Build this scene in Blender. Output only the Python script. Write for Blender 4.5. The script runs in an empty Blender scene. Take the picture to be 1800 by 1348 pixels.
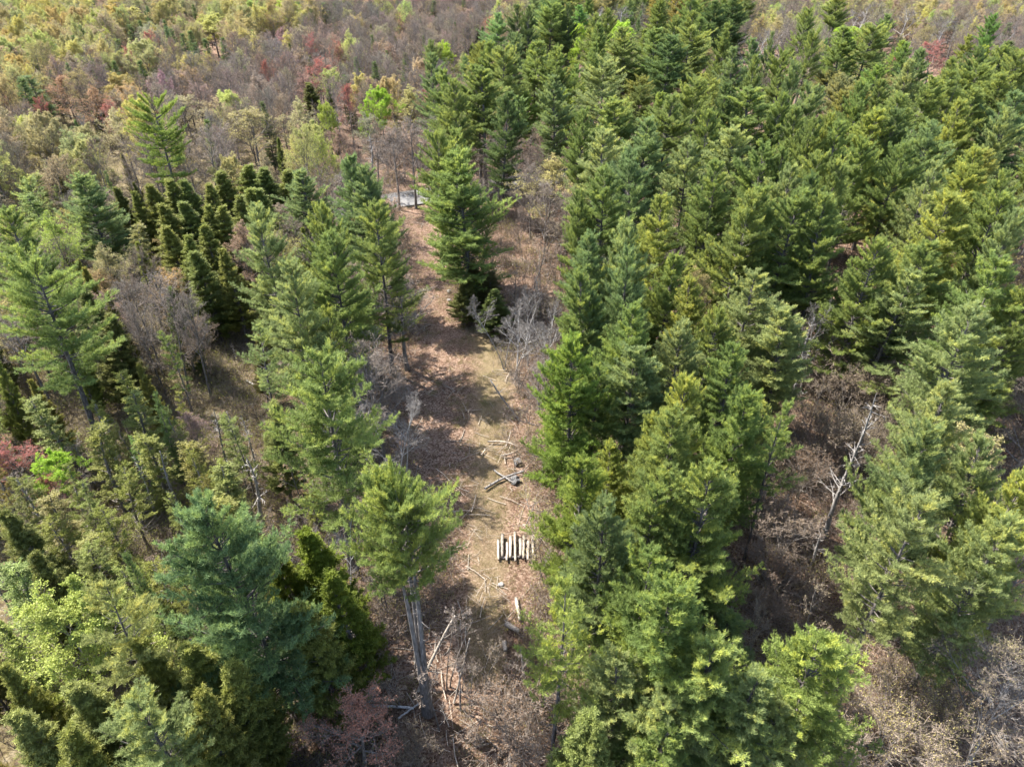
import bpy, math, random
import numpy as np
from mathutils import Vector, Matrix

# ------------------------------------------------------------------ camera, sky, sun, exposure
S = bpy.context.scene
CAM_H, PITCH, FPX = 50.0, math.radians(35.0), 1250.0
cam_d = bpy.data.cameras.new("camera"); cam = bpy.data.objects.new("camera", cam_d)
S.collection.objects.link(cam)
cam.location = (0, 0, CAM_H); cam.rotation_euler = (math.radians(90) - PITCH, 0, 0)
cam_d.sensor_width = 36.0; cam_d.lens = 36.0 * FPX / 1800.0
cam_d.clip_start = 0.5; cam_d.clip_end = 5000
S.camera = cam

SUN_EL, SUN_DIR = math.radians(52), Vector((-0.857, 0.515, 0)).normalized()
world = bpy.data.worlds.new("World"); S.world = world; world.use_nodes = True
wn = world.node_tree; bg = wn.nodes["Background"]
sky = wn.nodes.new("ShaderNodeTexSky"); sky.sky_type = 'NISHITA'; sky.sun_disc = False
sky.sun_elevation = SUN_EL
sky.sun_rotation = math.atan2(SUN_DIR.x, SUN_DIR.y)
sky.air_density = 1.0; sky.dust_density = 1.5; sky.ozone_density = 1.0
wn.links.new(sky.outputs[0], bg.inputs[0]); bg.inputs[1].default_value = 0.15
sun_d = bpy.data.lights.new("sun", 'SUN'); sun = bpy.data.objects.new("sun", sun_d)
S.collection.objects.link(sun)
sun_d.energy = 5.0; sun_d.angle = math.radians(0.5); sun_d.color = (1.0, 0.95, 0.87)
to_sun = Vector((SUN_DIR.x * math.cos(SUN_EL), SUN_DIR.y * math.cos(SUN_EL), math.sin(SUN_EL)))
sun.rotation_euler = to_sun.to_track_quat('Z', 'Y').to_euler()
S.view_settings.view_transform = 'Standard'; S.view_settings.look = 'None'
S.view_settings.exposure = 1.8; S.view_settings.gamma = 1.0; S.view_settings.use_curve_mapping = False

# ------------------------------------------------------------------ projection between the photograph and the ground
cp, sp_ = math.cos(PITCH), math.sin(PITCH)
def at(px, py, z=0.0):
    """point at height z seen at photo pixel px, py; also its depth"""
    u = (px - 900) / FPX; v = (674 - py) / FPX
    dy = cp + v * sp_; dz = -sp_ + v * cp
    t = (z - CAM_H) / dz
    return u * t, dy * t, t
def proj(x, y, z):
    dz = z - CAM_H
    d = y * cp - dz * sp_; up = y * sp_ + dz * cp
    d = max(d, 0.1)
    return 900 + FPX * x / d, 674 - FPX * up / d, d
def inside(poly, x, y):
    c = False; j = len(poly) - 1
    for i in range(len(poly)):
        xi, yi = poly[i]; xj, yj = poly[j]
        if (yi > y) != (yj > y) and x < (xj - xi) * (y - yi) / (yj - yi) + xi: c = not c
        j = i
    return c

# ------------------------------------------------------------------ materials
def nodes(name):
    m = bpy.data.materials.new(name); m.use_nodes = True
    nt = m.node_tree; nt.nodes.clear()
    return m, nt, nt.nodes.new, nt.links.new
def foliage_material(name, transl=0.35, spread=0.30, fresh=(1.5, 1.22, 0.75, 1)):
    m, nt, N, L = nodes(name)
    out = N("ShaderNodeOutputMaterial"); info = N("ShaderNodeObjectInfo")
    at_ = N("ShaderNodeAttribute"); at_.attribute_name = "tone"
    hs = N("ShaderNodeHueSaturation")
    mr = N("ShaderNodeMapRange"); mr.inputs[3].default_value = 0.510; mr.inputs[4].default_value = 0.490
    L(info.outputs["Random"], mr.inputs[0]); L(mr.outputs[0], hs.inputs["Hue"])
    mv = N("ShaderNodeMapRange"); mv.inputs[3].default_value = 1 - spread; mv.inputs[4].default_value = 1 + spread * 1.3
    L(at_.outputs["Fac"], mv.inputs[0])
    ia = N("ShaderNodeAttribute"); ia.attribute_type = 'INSTANCER'; ia.attribute_name = "tint"
    im = N("ShaderNodeMix"); im.data_type = 'RGBA'; L(ia.outputs["Alpha"], im.inputs[0])
    L(info.outputs["Color"], im.inputs[6]); L(ia.outputs["Color"], im.inputs[7])
    L(mv.outputs[0], hs.inputs["Value"]); L(im.outputs[2], hs.inputs["Color"])
    # fresh growth: the palest clumps run yellower
    mx = N("ShaderNodeMix"); mx.data_type = 'RGBA'; mx.blend_type = 'MULTIPLY'
    mx.inputs[7].default_value = fresh
    ms = N("ShaderNodeMapRange"); ms.inputs[1].default_value = 0.62; ms.inputs[2].default_value = 1.0
    ms.inputs[4].default_value = 0.8
    L(at_.outputs["Fac"], ms.inputs[0]); L(ms.outputs[0], mx.inputs[0]); L(hs.outputs[0], mx.inputs[6])
    pb = N("ShaderNodeBsdfPrincipled"); pb.inputs["Roughness"].default_value = 0.62
    pb.inputs["Specular IOR Level"].default_value = 0.3
    tr = N("ShaderNodeBsdfTranslucent"); ad = N("ShaderNodeMixShader"); ad.inputs[0].default_value = transl
    L(mx.outputs[2], pb.inputs["Base Color"]); L(mx.outputs[2], tr.inputs[0])
    L(pb.outputs[0], ad.inputs[1]); L(tr.outputs[0], ad.inputs[2]); L(ad.outputs[0], out.inputs[0])
    return m
def bark_material(name, c1, c2, scale=6.0, stretch=0.25, use_color=False, rough=0.9, bump=0.4):
    m, nt, N, L = nodes(name)
    out = N("ShaderNodeOutputMaterial"); pb = N("ShaderNodeBsdfPrincipled")
    tc = N("ShaderNodeTexCoord"); mp = N("ShaderNodeMapping"); mp.inputs["Scale"].default_value = (1, 1, stretch)
    nz = N("ShaderNodeTexNoise"); nz.inputs["Scale"].default_value = scale; nz.inputs["Detail"].default_value = 5
    cr = N("ShaderNodeValToRGB"); cr.color_ramp.elements[0].position = 0.35; cr.color_ramp.elements[1].position = 0.68
    cr.color_ramp.elements[0].color = (*c1, 1); cr.color_ramp.elements[1].color = (*c2, 1)
    L(tc.outputs["Object"], mp.inputs[0]); L(mp.outputs[0], nz.inputs[0]); L(nz.outputs[0], cr.inputs[0])
    col = cr.outputs[0]
    info = N("ShaderNodeObjectInfo")
    if use_color:
        mx = N("ShaderNodeMix"); mx.data_type = 'RGBA'; mx.blend_type = 'MULTIPLY'; mx.inputs[0].default_value = 1
        L(col, mx.inputs[6]); L(info.outputs["Color"], mx.inputs[7]); col = mx.outputs[2]
    hs = N("ShaderNodeHueSaturation"); mv = N("ShaderNodeMapRange")
    mv.inputs[3].default_value = 0.75; mv.inputs[4].default_value = 1.25
    L(info.outputs["Random"], mv.inputs[0]); L(mv.outputs[0], hs.inputs["Value"]); L(col, hs.inputs["Color"])
    L(hs.outputs[0], pb.inputs["Base Color"]); pb.inputs["Roughness"].default_value = rough
    pb.inputs["Specular IOR Level"].default_value = 0.2
    bp = N("ShaderNodeBump"); bp.inputs["Strength"].default_value = bump; bp.inputs["Distance"].default_value = 0.04
    L(nz.outputs[0], bp.inputs["Height"]); L(bp.outputs[0], pb.inputs["Normal"])
    L(pb.outputs[0], out.inputs[0])
    return m
M_NEEDLE = foliage_material("pine_needles", 0.45, 0.35)
M_SCALE = foliage_material("cedar_sprays", 0.42, 0.24, (1.15, 1.12, 0.85, 1))
M_LEAF = foliage_material("young_leaves", 0.40, 0.30, (1.12, 1.14, 0.95, 1))
M_PINEBARK = bark_material("pine_bark", (0.055, 0.047, 0.042), (0.17, 0.15, 0.14), 7)
M_BARK = bark_material("grey_bark", (0.095, 0.083, 0.072), (0.24, 0.215, 0.19), 8)
M_TWIG = bark_material("twigs", (0.13, 0.100, 0.078), (0.25, 0.205, 0.165), 3, 1, False, 0.8, 0.0)
M_PALETWIG = bark_material("pale_twigs", (0.13, 0.118, 0.105), (0.225, 0.205, 0.19), 3, 1, False, 0.8, 0.0)
M_DEADWOOD = bark_material("weathered_wood", (0.13, 0.12, 0.11), (0.36, 0.335, 0.31), 9)
M_GREYPINE = bark_material("grey_pine_bark", (0.075, 0.066, 0.06), (0.21, 0.19, 0.175), 7)
M_BIRCH = bark_material("birch_bark", (0.22, 0.20, 0.18), (0.55, 0.53, 0.50), 7, 1.8)
M_CUT = bark_material("bleached_logs", (0.19, 0.16, 0.125), (0.42, 0.36, 0.29), 10)

def ground_material():
    m, nt, N, L = nodes("forest_floor")
    out = N("ShaderNodeOutputMaterial"); pb = N("ShaderNodeBsdfPrincipled")
    tc = N("ShaderNodeTexCoord")
    def noise(scale, detail=6, rough=0.6, dist=0.0):
        n = N("ShaderNodeTexNoise"); n.inputs["Scale"].default_value = scale; n.inputs["Detail"].default_value = detail
        n.inputs["Roughness"].default_value = rough; n.inputs["Distortion"].default_value = dist
        L(tc.outputs["Object"], n.inputs[0]); return n
    def ramp(src, stops):
        r = N("ShaderNodeValToRGB"); e = r.color_ramp.elements
        while len(e) < len(stops): e.new(0.5)
        for i, (p, c) in enumerate(stops): e[i].position = p; e[i].color = (*c, 1)
        L(src, r.inputs[0]); return r
    def mix(a, b, f, mode='MIX'):
        x = N("ShaderNodeMix"); x.data_type = 'RGBA'; x.blend_type = mode
        if isinstance(f, float): x.inputs[0].default_value = f
        else: L(f, x.inputs[0])
        L(a, x.inputs[6]); L(b, x.inputs[7]); return x.outputs[2]
    # single fallen leaves
    vo = N("ShaderNodeTexVoronoi"); vo.inputs["Scale"].default_value = 7.0; vo.feature = 'F1'
    L(tc.outputs["Object"], vo.inputs[0])
    sx = N("ShaderNodeSeparateColor"); L(vo.outputs["Color"], sx.inputs[0])
    leaves = ramp(sx.outputs[0], [(0.0, (0.075, 0.044, 0.030)), (0.35, (0.145, 0.095, 0.068)), (0.7, (0.215, 0.150, 0.112)), (1.0, (0.32, 0.245, 0.195))])
    big = ramp(noise(0.16, 4).outputs[0], [(0.35, (0.78, 0.72, 0.66)), (0.62, (1.12, 1.06, 1.0))])
    litter = mix(leaves.outputs[0], big.outputs[0], 1.0, 'MULTIPLY')
    fine = ramp(noise(22, 3, 0.8).outputs[0], [(0.36, (0.42, 0.42, 0.42)), (0.6, (1.22, 1.22, 1.22))])
    litter = mix(litter, fine.outputs[0], 0.7, 'MULTIPLY')
    # dead pale grass and new grass on the open track
    gr = ramp(noise(9, 4, 0.75).outputs[0], [(0.3, (0.10, 0.082, 0.034)), (0.5, (0.18, 0.142, 0.076)), (0.68, (0.26, 0.205, 0.138))])
    att = N("ShaderNodeAttribute"); att.attribute_name = "grassy"
    nm = noise(1.1, 12, 0.85, 0.3)
    ma = N("ShaderNodeMath"); ma.operation = 'ADD'; L(att.outputs["Fac"], ma.inputs[0]); L(nm.outputs[0], ma.inputs[1])
    mk = N("ShaderNodeMapRange"); mk.inputs[1].default_value = 1.12; mk.inputs[2].default_value = 1.5; mk.inputs[4].default_value = 0.85
    L(ma.outputs[0], mk.inputs[0])
    col = mix(litter, gr.outputs[0], mk.outputs[0])
    # mossy dark damp soil in the swampy wood on the left
    att2 = N("ShaderNodeAttribute"); att2.attribute_name = "damp"
    moss = ramp(noise(1.4, 6, 0.7).outputs[0], [(0.36, (0.060, 0.046, 0.032)), (0.5, (0.15, 0.13, 0.055)), (0.66, (0.34, 0.29, 0.19))])
    m2 = N("ShaderNodeMath"); m2.operation = 'MULTIPLY'; m2.inputs[1].default_value = 0.75; L(att2.outputs["Fac"], m2.inputs[0])
    col = mix(col, moss.outputs[0], m2.outputs[0])
    L(col, pb.inputs["Base Color"]); pb.inputs["Roughness"].default_value = 0.95
    pb.inputs["Specular IOR Level"].default_value = 0.15
    bp = N("ShaderNodeBump"); bp.inputs["Strength"].default_value = 1.0; bp.inputs["Distance"].default_value = 0.14
    L(noise(12, 6, 0.75).outputs[0], bp.inputs["Height"]); L(bp.outputs[0], pb.inputs["Normal"])
    L(pb.outputs[0], out.inputs[0])
    return m
M_GROUND = ground_material()
M_ROAD = bark_material("gravel", (0.17, 0.165, 0.16), (0.30, 0.29, 0.28), 30, 1)

# ------------------------------------------------------------------ mesh arrays
class Arr:
    def __init__(s): s.v = []; s.f = []; s.m = []; s.t = []; s.n = 0
    def add(s, v, f, mat=0, tone=None):
        v = np.asarray(v, np.float32).reshape(-1, 3); f = np.asarray(f, np.int64)
        s.v.append(v); s.f.append(f + s.n); s.m.append(np.full(len(f), mat, np.int32))
        if tone is None: tone = np.full(len(v), 0.5, np.float32)
        s.t.append(np.asarray(tone, np.float32)); s.n += len(v)
    def join(s, o, off=0):
        for v, f, m, t in zip(o.v, o.f, o.m, o.t):
            s.v.append(v); s.f.append(f + s.n); s.m.append(m + off); s.t.append(t)
        s.n += o.n
    def mesh(s, name, mats):
        me = bpy.data.meshes.new(name)
        V = np.concatenate(s.v); me.vertices.add(len(V)); me.vertices.foreach_set("co", V.ravel())
        loops = np.concatenate([f.ravel() for f in s.f]).astype(np.int32)
        sizes = np.concatenate([np.full(len(f), f.shape[1]) for f in s.f])
        starts = np.concatenate([[0], np.cumsum(sizes)[:-1]]).astype(np.int32)
        me.loops.add(len(loops)); me.loops.foreach_set("vertex_index", loops)
        me.polygons.add(len(starts)); me.polygons.foreach_set("loop_start", starts)
        me.polygons.foreach_set("material_index", np.concatenate(s.m))
        a = me.attributes.new("tone", 'FLOAT', 'POINT'); a.data.foreach_set("value", np.concatenate(s.t))
        for m in mats: me.materials.append(m)
        me.update(calc_edges=True)
        return me
def unit(a): return a / np.maximum(np.linalg.norm(a, axis=-1, keepdims=True), 1e-9)
def tubes(A, P, R, sides=5, mat=0, tone=None, cap=False):
    """P (B,n,3) paths, R (B,n) radii"""
    B, n, _ = P.shape
    T = np.empty_like(P); T[:, 1:-1] = P[:, 2:] - P[:, :-2]; T[:, 0] = P[:, 1] - P[:, 0]; T[:, -1] = P[:, -1] - P[:, -2]
    T = unit(T)
    ref = np.where(np.abs(T[:, :1, 2:3]) > 0.8, np.array([1.0, 0, 0]), np.array([0, 0, 1.0]))
    U = unit(np.cross(T, np.broadcast_to(ref, T.shape))); W = np.cross(T, U)
    a = np.arange(sides) * 2 * np.pi / sides
    ring = U[:, :, None, :] * np.cos(a)[None, None, :, None] + W[:, :, None, :] * np.sin(a)[None, None, :, None]
    V = P[:, :, None, :] + ring * R[:, :, None, None]
    b = np.arange(B)[:, None, None] * n * sides; i = np.arange(n - 1)[None, :, None] * sides; j = np.arange(sides)[None, None, :]
    j2 = (j + 1) % sides
    F = np.stack([b + i + j, b + i + j2, b + i + sides + j2, b + i + sides + j], -1).reshape(-1, 4)
    t = None
    if tone is not None: t = np.repeat(tone, n * sides)
    A.add(V.reshape(-1, 3), F, mat, t)
    if cap:
        base = A.n - B * n * sides
        for bb in range(B):
            for k in (0, n - 1):
                idx = base + bb * n * sides + k * sides + np.arange(sides)
                A.f.append(idx[None, :]); A.m.append(np.full(1, mat, np.int32))
def blades(A, P, D, length, width, rng, mat=0, tone=None, flat=None):
    """needle / leaf triangles; flat: how loosely they lie in level sprays"""
    face = rng.normal(size=D.shape) if flat is None else np.array([0, 0, 1.0]) + rng.normal(size=D.shape) * flat
    W = unit(np.cross(D, face)) * (width * 0.5)[:, None]
    V = np.stack([P - W, P + W, P + D * length[:, None]], 1)
    n = len(P); F = np.arange(3 * n).reshape(n, 3)
    A.add(V.reshape(-1, 3), F, mat, None if tone is None else np.repeat(tone, 3))
def leafquads(A, P, D, size, rng, mat=0, tone=None):
    W = unit(np.cross(D, rng.normal(size=D.shape)))
    s = size[:, None]
    V = np.stack([P, P + D * s * 0.5 + W * s * 0.38, P + D * s, P + D * s * 0.5 - W * s * 0.38], 1)
    n = len(P); F = np.arange(4 * n).reshape(n, 4)
    A.add(V.reshape(-1, 3), F, mat, None if tone is None else np.repeat(tone, 4))

# ------------------------------------------------------------------ conifers
def conifer(seed, H=22.0, R=4.4, cb=0.28, gap=0.60, per=6, shape='cone', e_low=9, e_top=54, curve=0.17, sec_gap=0.34,
            tuft=0.16, K=9, nl=0.28, nw=0.044, up=0.65, spread=0.6, r0=0.27, skip=0.1, foliage_from=0.25, stems=1, dead=10,
            sec_scale=1.1, sway=0.25, irregular=0.34, zj=0.15):
    rng = np.random.default_rng(seed)
    T, C = Arr(), Arr()
    # trunk
    n = 12; s = np.linspace(0, 1, n)
    sw = np.stack([np.sin(s * rng.uniform(2, 4) + rng.uniform(0, 6)) * sway * s, np.cos(s * rng.uniform(2, 4)) * sway * s - sway * s, s * 0], -1)
    axis = lambda q: np.stack([np.interp(q, s, sw[:, 0]), np.interp(q, s, sw[:, 1]), q * H], -1)
    rad = lambda q: r0 * (1 - q) ** 0.85 + 0.018
    offs = []
    for k in range(stems):
        P = axis(s); rr = rad(s).copy(); rr[0] *= 1.35
        if stems > 1:
            a = k * 2 * np.pi / stems + 0.4; d = 0.10 + s * 1.35
            P = P + np.stack([np.cos(a) * d, np.sin(a) * d * 0.6, s * 0], -1) * (1 if k else 0.4); rr = rr * 0.75
            P[:, 2] *= (1 - 0.05 * k); rr[0] *= 1.35; rr[1] *= 1.15
        P[0, 2] = -0.35
        tubes(T, P[None], rr[None], 9)
    # whorls of branches
    zs = []; z = cb * H
    while z < H * 0.985:
        zs.append(z); z += gap * rng.uniform(0.75, 1.25) * (1.1 - 0.45 * (z / H - cb) / (1 - cb))
    z = np.repeat(np.array(zs), per); B = len(z)
    z = np.minimum(z + rng.uniform(-zj, zj, B), H * 0.985)
    keep = rng.random(B) > skip; z = z[keep]; B = len(z)
    t = np.clip((z - cb * H) / (H * (1 - cb)), 0, 1)
    az = rng.uniform(0, 2 * np.pi, B)
    if shape == 'cone': prof = np.minimum(1, (1 - t) ** 0.58 * 1.12) * np.interp(t, [0, 0.15, 1], [0.68, 1, 1])
    elif shape == 'round': prof = np.sqrt(np.clip(1 - (np.clip(t, 0, 1) * 1.05 - 0.28) ** 2 / 0.62, 0.02, 1)) * np.interp(t, [0, 0.15, 1], [0.6, 1, 1])
    elif shape == 'spire': prof = (1 - t) ** 0.9 * np.interp(t, [0, 0.08, 1], [0.7, 1, 1])
    else: prof = np.clip((1 - t) ** 0.55 * 1.1, 0, 1.05) * np.interp(t, [0, 0.3, 1], [0.55, 1, 1])
    lobes = 1 + irregular * np.sin(az * 2 + seed + z * 0.55) * 0.6 + irregular * np.sin(az * 3 + z * 1.3 + seed * 2) * 0.5
    L = R * prof * lobes * rng.uniform(0.72, 1.1, B) + 0.25
    e = np.radians(np.interp(t, [0, 0.75, 1], [e_low, (e_low + e_top) / 2, e_top]) + rng.normal(0, 6, B))
    base = axis(z / H)
    m = 6; q = np.linspace(0, 1, m)[None, :]
    cv = curve * rng.uniform(0.5, 1.5, B)[:, None]
    bend = rng.normal(0, 0.15, B)[:, None]
    hd = np.stack([np.cos(az), np.sin(az)], -1); pd = np.stack([-np.sin(az), np.cos(az)], -1)
    def along(qq):       # qq (B,k)
        hx = (L[:, None] * qq * np.cos(e)[:, None])[..., None] * hd[:, None, :] + (L[:, None] * qq ** 2 * bend)[..., None] * pd[:, None, :]
        hz = L[:, None] * (qq * np.sin(e)[:, None] + cv * (qq ** 2 * 1.4 - qq * 0.4))
        return base[:, None, :] + np.concatenate([hx, hz[..., None]], -1)
    br = (0.012 + 0.012 * L)[:, None] * (1 - 0.85 * q) + 0.004
    tubes(T, along(q), br, 4)
    if dead:             # bare dead limbs under the crown
        dz = rng.uniform(0.35 * cb * H, cb * H * 1.05, dead); da = rng.uniform(0, 2 * np.pi, dead)
        dl = rng.uniform(0.5, 2.0, dead); b0 = axis(dz / H)
        dd = np.stack([np.cos(da), np.sin(da), rng.uniform(-0.25, 0.3, dead)], -1)
        P = b0[:, None, :] + dd[:, None, :] * (dl[:, None] * np.linspace(0, 1, 3)[None])[..., None]
        P[:, 2, 2] += rng.uniform(-0.2, 0.3, dead)
        tubes(T, P, np.array([[0.03, 0.02, 0.006]]).repeat(dead, 0), 4)
    # side shoots
    kmax = int(max(2, np.ceil(R * 1.4 * (1 - foliage_from) / sec_gap)))
    qs = foliage_from + (1 - foliage_from) * (np.arange(kmax)[None, :] + rng.uniform(0, 0.9, (B, kmax))) / kmax
    ff = np.clip(foliage_from * np.ones(B), 0, 1)
    take = rng.random((B, kmax)) < np.clip(L[:, None] / (R * 0.85), 0.4, 1)
    pos = along(qs)
    SP, SD, SL, SB = [], [], [], []
    for side in (-1, 1, 0):
        if side == 0:
            p = along(np.full((B, 1), 0.9))[:, 0]; dv = unit(along(np.ones((B, 1)))[:, 0] - p); l = np.full(B, 0.4) * sec_scale
            SP.append(p); SD.append(dv); SL.append(l); SB.append(np.arange(B)); continue
        ang = az[:, None] + side * np.radians(rng.normal(52, 14, (B, kmax)))
        l = np.clip(0.22 + 0.34 * L[:, None] * (1.08 - qs), 0.22, 1.5) * rng.uniform(0.65, 1.2, (B, kmax)) * sec_scale
        el = e[:, None] + np.radians(rng.normal(14, 10, (B, kmax)))
        dv = np.stack([np.cos(ang) * np.cos(el), np.sin(ang) * np.cos(el), np.sin(el)], -1)
        k_ = take & (rng.random((B, kmax)) < 0.93)
        SP.append(pos[k_]); SD.append(dv[k_]); SL.append(l[k_]); SB.append(np.broadcast_to(np.arange(B)[:, None], (B, kmax))[k_])
    SP, SD, SL, SB = map(np.concatenate, (SP, SD, SL, SB))
    # needle tufts along the shoots
    kt = int(np.ceil(1.5 * sec_scale / tuft))
    qt = (np.arange(kt)[None, :] + rng.uniform(0, 1, (len(SP), kt))) * tuft
    ok = qt < SL[:, None]
    sag = rng.uniform(-0.05, 0.12, len(SP))[:, None]
    TP = SP[:, None, :] + SD[:, None, :] * qt[..., None]; TP[..., 2] += sag * qt
    tipness = (qt / SL[:, None])[ok]
    TP = TP[ok]; TD = np.broadcast_to(SD[:, None, :], (len(SP), kt, 3))[ok]
    tb = np.broadcast_to(SB[:, None], (len(SP), kt))[ok]
    bt = rng.random(B) * 0.5
    tone = np.clip(bt[tb] + rng.uniform(0, 0.35, len(TP)) + tipness * 0.15 + t[tb] * 0.12, 0, 1)
    TP = np.repeat(TP, K, 0); TD = np.repeat(TD, K, 0); tn = np.repeat(tone, K)
    D = unit(TD * 0.7 + np.array([0, 0, up]) + rng.normal(size=TP.shape) * spread)
    TP = TP + rng.normal(size=TP.shape) * 0.045
    ln = nl * rng.uniform(0.65, 1.15, len(TP)); wd = nw * rng.uniform(0.7, 1.3, len(TP))
    blades(C, TP, D, ln, wd, rng, 0, np.clip(tn + rng.uniform(-0.06, 0.06, len(tn)), 0, 1), 0.45)
    return T, C, H, R

# ------------------------------------------------------------------ broad-leaved trees
def broadleaf(seed, H=15.0, R=3.4, fork=0.32, r0=0.16, n1=13, n2=6, n3=5, n4=4, n5=3, up=0.45, leaf=0, leaf_size=0.10,
              bud=0, bud_size=0.06, tw=0.019, open_=38, stems=1, sway=0.4):
    rng = np.random.default_rng(seed)
    T, C = Arr(), Arr()
    s = np.linspace(0, 1, 9)
    ax = []
    for k in range(stems):
        lean = rng.normal(0, 0.06 + 0.10 * (stems > 1), 2) * H * (s[:, None] ** 1.2) * (1.0 if stems > 1 else 0.6)
        P = np.stack([lean[:, 0] + np.sin(s * 5 + k) * sway * 0.3 * s + (k * 0.25 if stems > 1 else 0), lean[:, 1] + np.cos(s * 4 + k) * sway * 0.3 * s, s * H * 0.93 * (1 - 0.08 * k)], -1)
        P[0, 2] = -0.3
        rr = r0 * (1 - s) ** 0.8 + 0.015; rr[0] *= 1.3
        tubes(T, P[None], (rr * (0.8 if stems > 1 else 1))[None], 7); ax.append(P)
    lvl_q = []; lvl_b = []
    n1t = n1 * stems
    q = fork + (0.97 - fork) * (np.arange(n1t) // stems + rng.uniform(0.1, 0.9, n1t)) / n1
    st = np.arange(n1t) % stems
    P0 = np.stack([np.array([np.interp(qq, s, ax[k][:, c]) for c in range(3)]) for qq, k in zip(q, st)])
    t = (q - fork) / (1 - fork)
    az = np.arange(n1t) * 2.4 + rng.uniform(-0.6, 0.6, n1t)
    el = np.radians(np.interp(t, [0, 1], [90 - open_ - 18, 78]) + rng.normal(0, 7, n1t))
    D = np.stack([np.cos(az) * np.cos(el), np.sin(az) * np.cos(el), np.sin(el)], -1)
    Lr = R * np.interp(t, [0, 0.35, 0.8, 1], [0.95, 1.15, 0.75, 0.45]) * rng.uniform(0.8, 1.15, n1t) * 1.15
    Rr = (r0 * 0.45) * (1 - 0.6 * t) + 0.008
    def grow(P0, D, Ln, Rr, nseg, sides, mat, A, curl):
        B = len(P0); k = np.linspace(0, 1, nseg + 1)
        bend = unit(rng.normal(size=D.shape)) * 0.16 + np.array([0, 0, curl])
        P = P0[:, None, :] + (D[:, None, :] * k[None, :, None] + bend[:, None, :] * (k ** 2)[None, :, None]) * Ln[:, None, None]
        rr = Rr[:, None] * (1 - 0.75 * k)[None, :]
        tubes(A, P, rr, sides, mat)
        return P
    def spawn(P, D, Ln, Rr, n, a0, lo, ratio):
        B = len(P); ns = P.shape[1] - 1
        q = lo + (1 - lo) * (np.arange(n)[None, :] + rng.uniform(0, 1, (B, n))) / n
        f = q * ns; i = np.clip(f.astype(int), 0, ns - 1); w = (f - i)[..., None]
        bi = np.arange(B)[:, None]
        X = P[bi, i] * (1 - w) + P[bi, i + 1] * w
        Dn = unit(D[:, None, :] + unit(rng.normal(size=(B, n, 3))) * math.tan(math.radians(a0)) * rng.uniform(0.7, 1.2, (B, n, 1)) + np.array([0, 0, up * 0.4]))
        Ln2 = Ln[:, None] * ratio * rng.uniform(0.7, 1.2, (B, n)) * (1.15 - 0.45 * q)
        R2 = np.maximum(Rr[:, None] * 0.5 * (1.1 - 0.5 * q), tw * 0.5)
        return X.reshape(-1, 3), Dn.reshape(-1, 3), Ln2.ravel(), R2.ravel()
    P1 = grow(P0, D, Lr, Rr, 5, 5, 0, T, 0.12)
    X, Dn, L2, R2 = spawn(P1, D, Lr, Rr, n2, 38, 0.2, 0.58)
    P2 = grow(X, Dn, L2, R2, 3, 4, 0, T, 0.08)
    X, Dn3, L3, R3 = spawn(P2, Dn, L2, R2, n3, 40, 0.15, 0.62)
    P3 = grow(X, Dn3, L3, R3, 2, 3, 0, C, 0.06)
    X, Dn4, L4, R4 = spawn(P3, Dn3, L3, R3, n4, 42, 0.15, 0.62)
    blades(C, X, Dn4, L4, np.full(len(X), tw * 1.7), rng, 0)
    P4 = np.stack([X, X + Dn4 * L4[:, None]], 1)
    X, Dn5, L5, R5 = spawn(P4, Dn4, L4, R4, n5, 42, 0.2, 0.6)
    blades(C, X, Dn5, np.maximum(L5, 0.12), np.full(len(X), tw * 1.3), rng, 0)
    for n_, sz in ((leaf, leaf_size), (bud, bud_size)):
        if not n_: continue
        ct = np.repeat(rng.uniform(0.1, 0.6, n1t), n2 * n3 * n4 * n5)
        m = len(X)
        Q = np.repeat(X, n_, 0) + np.repeat(Dn5 * L5[:, None], n_, 0) * rng.uniform(0.3, 1.1, (m * n_, 1)) + rng.normal(size=(m * n_, 3)) * sz * 0.6
        Dl = unit(rng.normal(size=Q.shape) + np.array([0, 0, 0.4]))
        leafquads(C, Q, Dl, sz * rng.uniform(0.6, 1.3, m * n_), rng, 1, np.clip(np.repeat(ct, n_) + rng.uniform(0, 0.4, m * n_), 0, 1))
    return T, C, H, R

def snag(seed, H=14.0, r0=0.2, nb=34, blen=1.8, broken=True):
    rng = np.random.default_rng(seed); T, C = Arr(), Arr()
    s = np.linspace(0, 1, 11)
    P = np.stack([np.sin(s * 6 + seed) * 0.12, np.cos(s * 5) * 0.1, s * H], -1); P[0, 2] = -0.3
    rr = r0 * (1 - s * 0.8); rr[-1] = 0.03
    tubes(T, P[None], rr[None], 8)
    z = rng.uniform(0.25, 0.97, nb); az = rng.uniform(0, 6.28, nb); el = rng.uniform(-0.2, 0.7, nb)
    L = blen * (1.1 - z * 0.75) * rng.uniform(0.3, 1.2, nb)
    D = np.stack([np.cos(az) * np.cos(el), np.sin(az) * np.cos(el), np.sin(el)], -1)
    B0 = np.stack([np.interp(z, s, P[:, c]) for c in range(3)], -1)
    k = np.linspace(0, 1, 5); bend = rng.normal(0, 0.2, (nb, 3))
    BP = B0[:, None] + (D[:, None] * k[None, :, None] + bend[:, None] * (k ** 2)[None, :, None]) * L[:, None, None]
    tubes(C, BP, (0.02 + 0.035 * L / blen)[:, None] * (1.1 - k)[None], 4)
    # twigs on the limbs
    idx = rng.integers(0, nb, nb * 5); kk = rng.integers(1, 4, nb * 5)
    TD = unit(D[idx] + rng.normal(size=(nb * 5, 3)) * 0.7)
    blades(C, BP[idx, kk], TD, L[idx] * rng.uniform(0.2, 0.5, nb * 5), np.full(nb * 5, 0.05), rng)
    return T, C, H, blen

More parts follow.
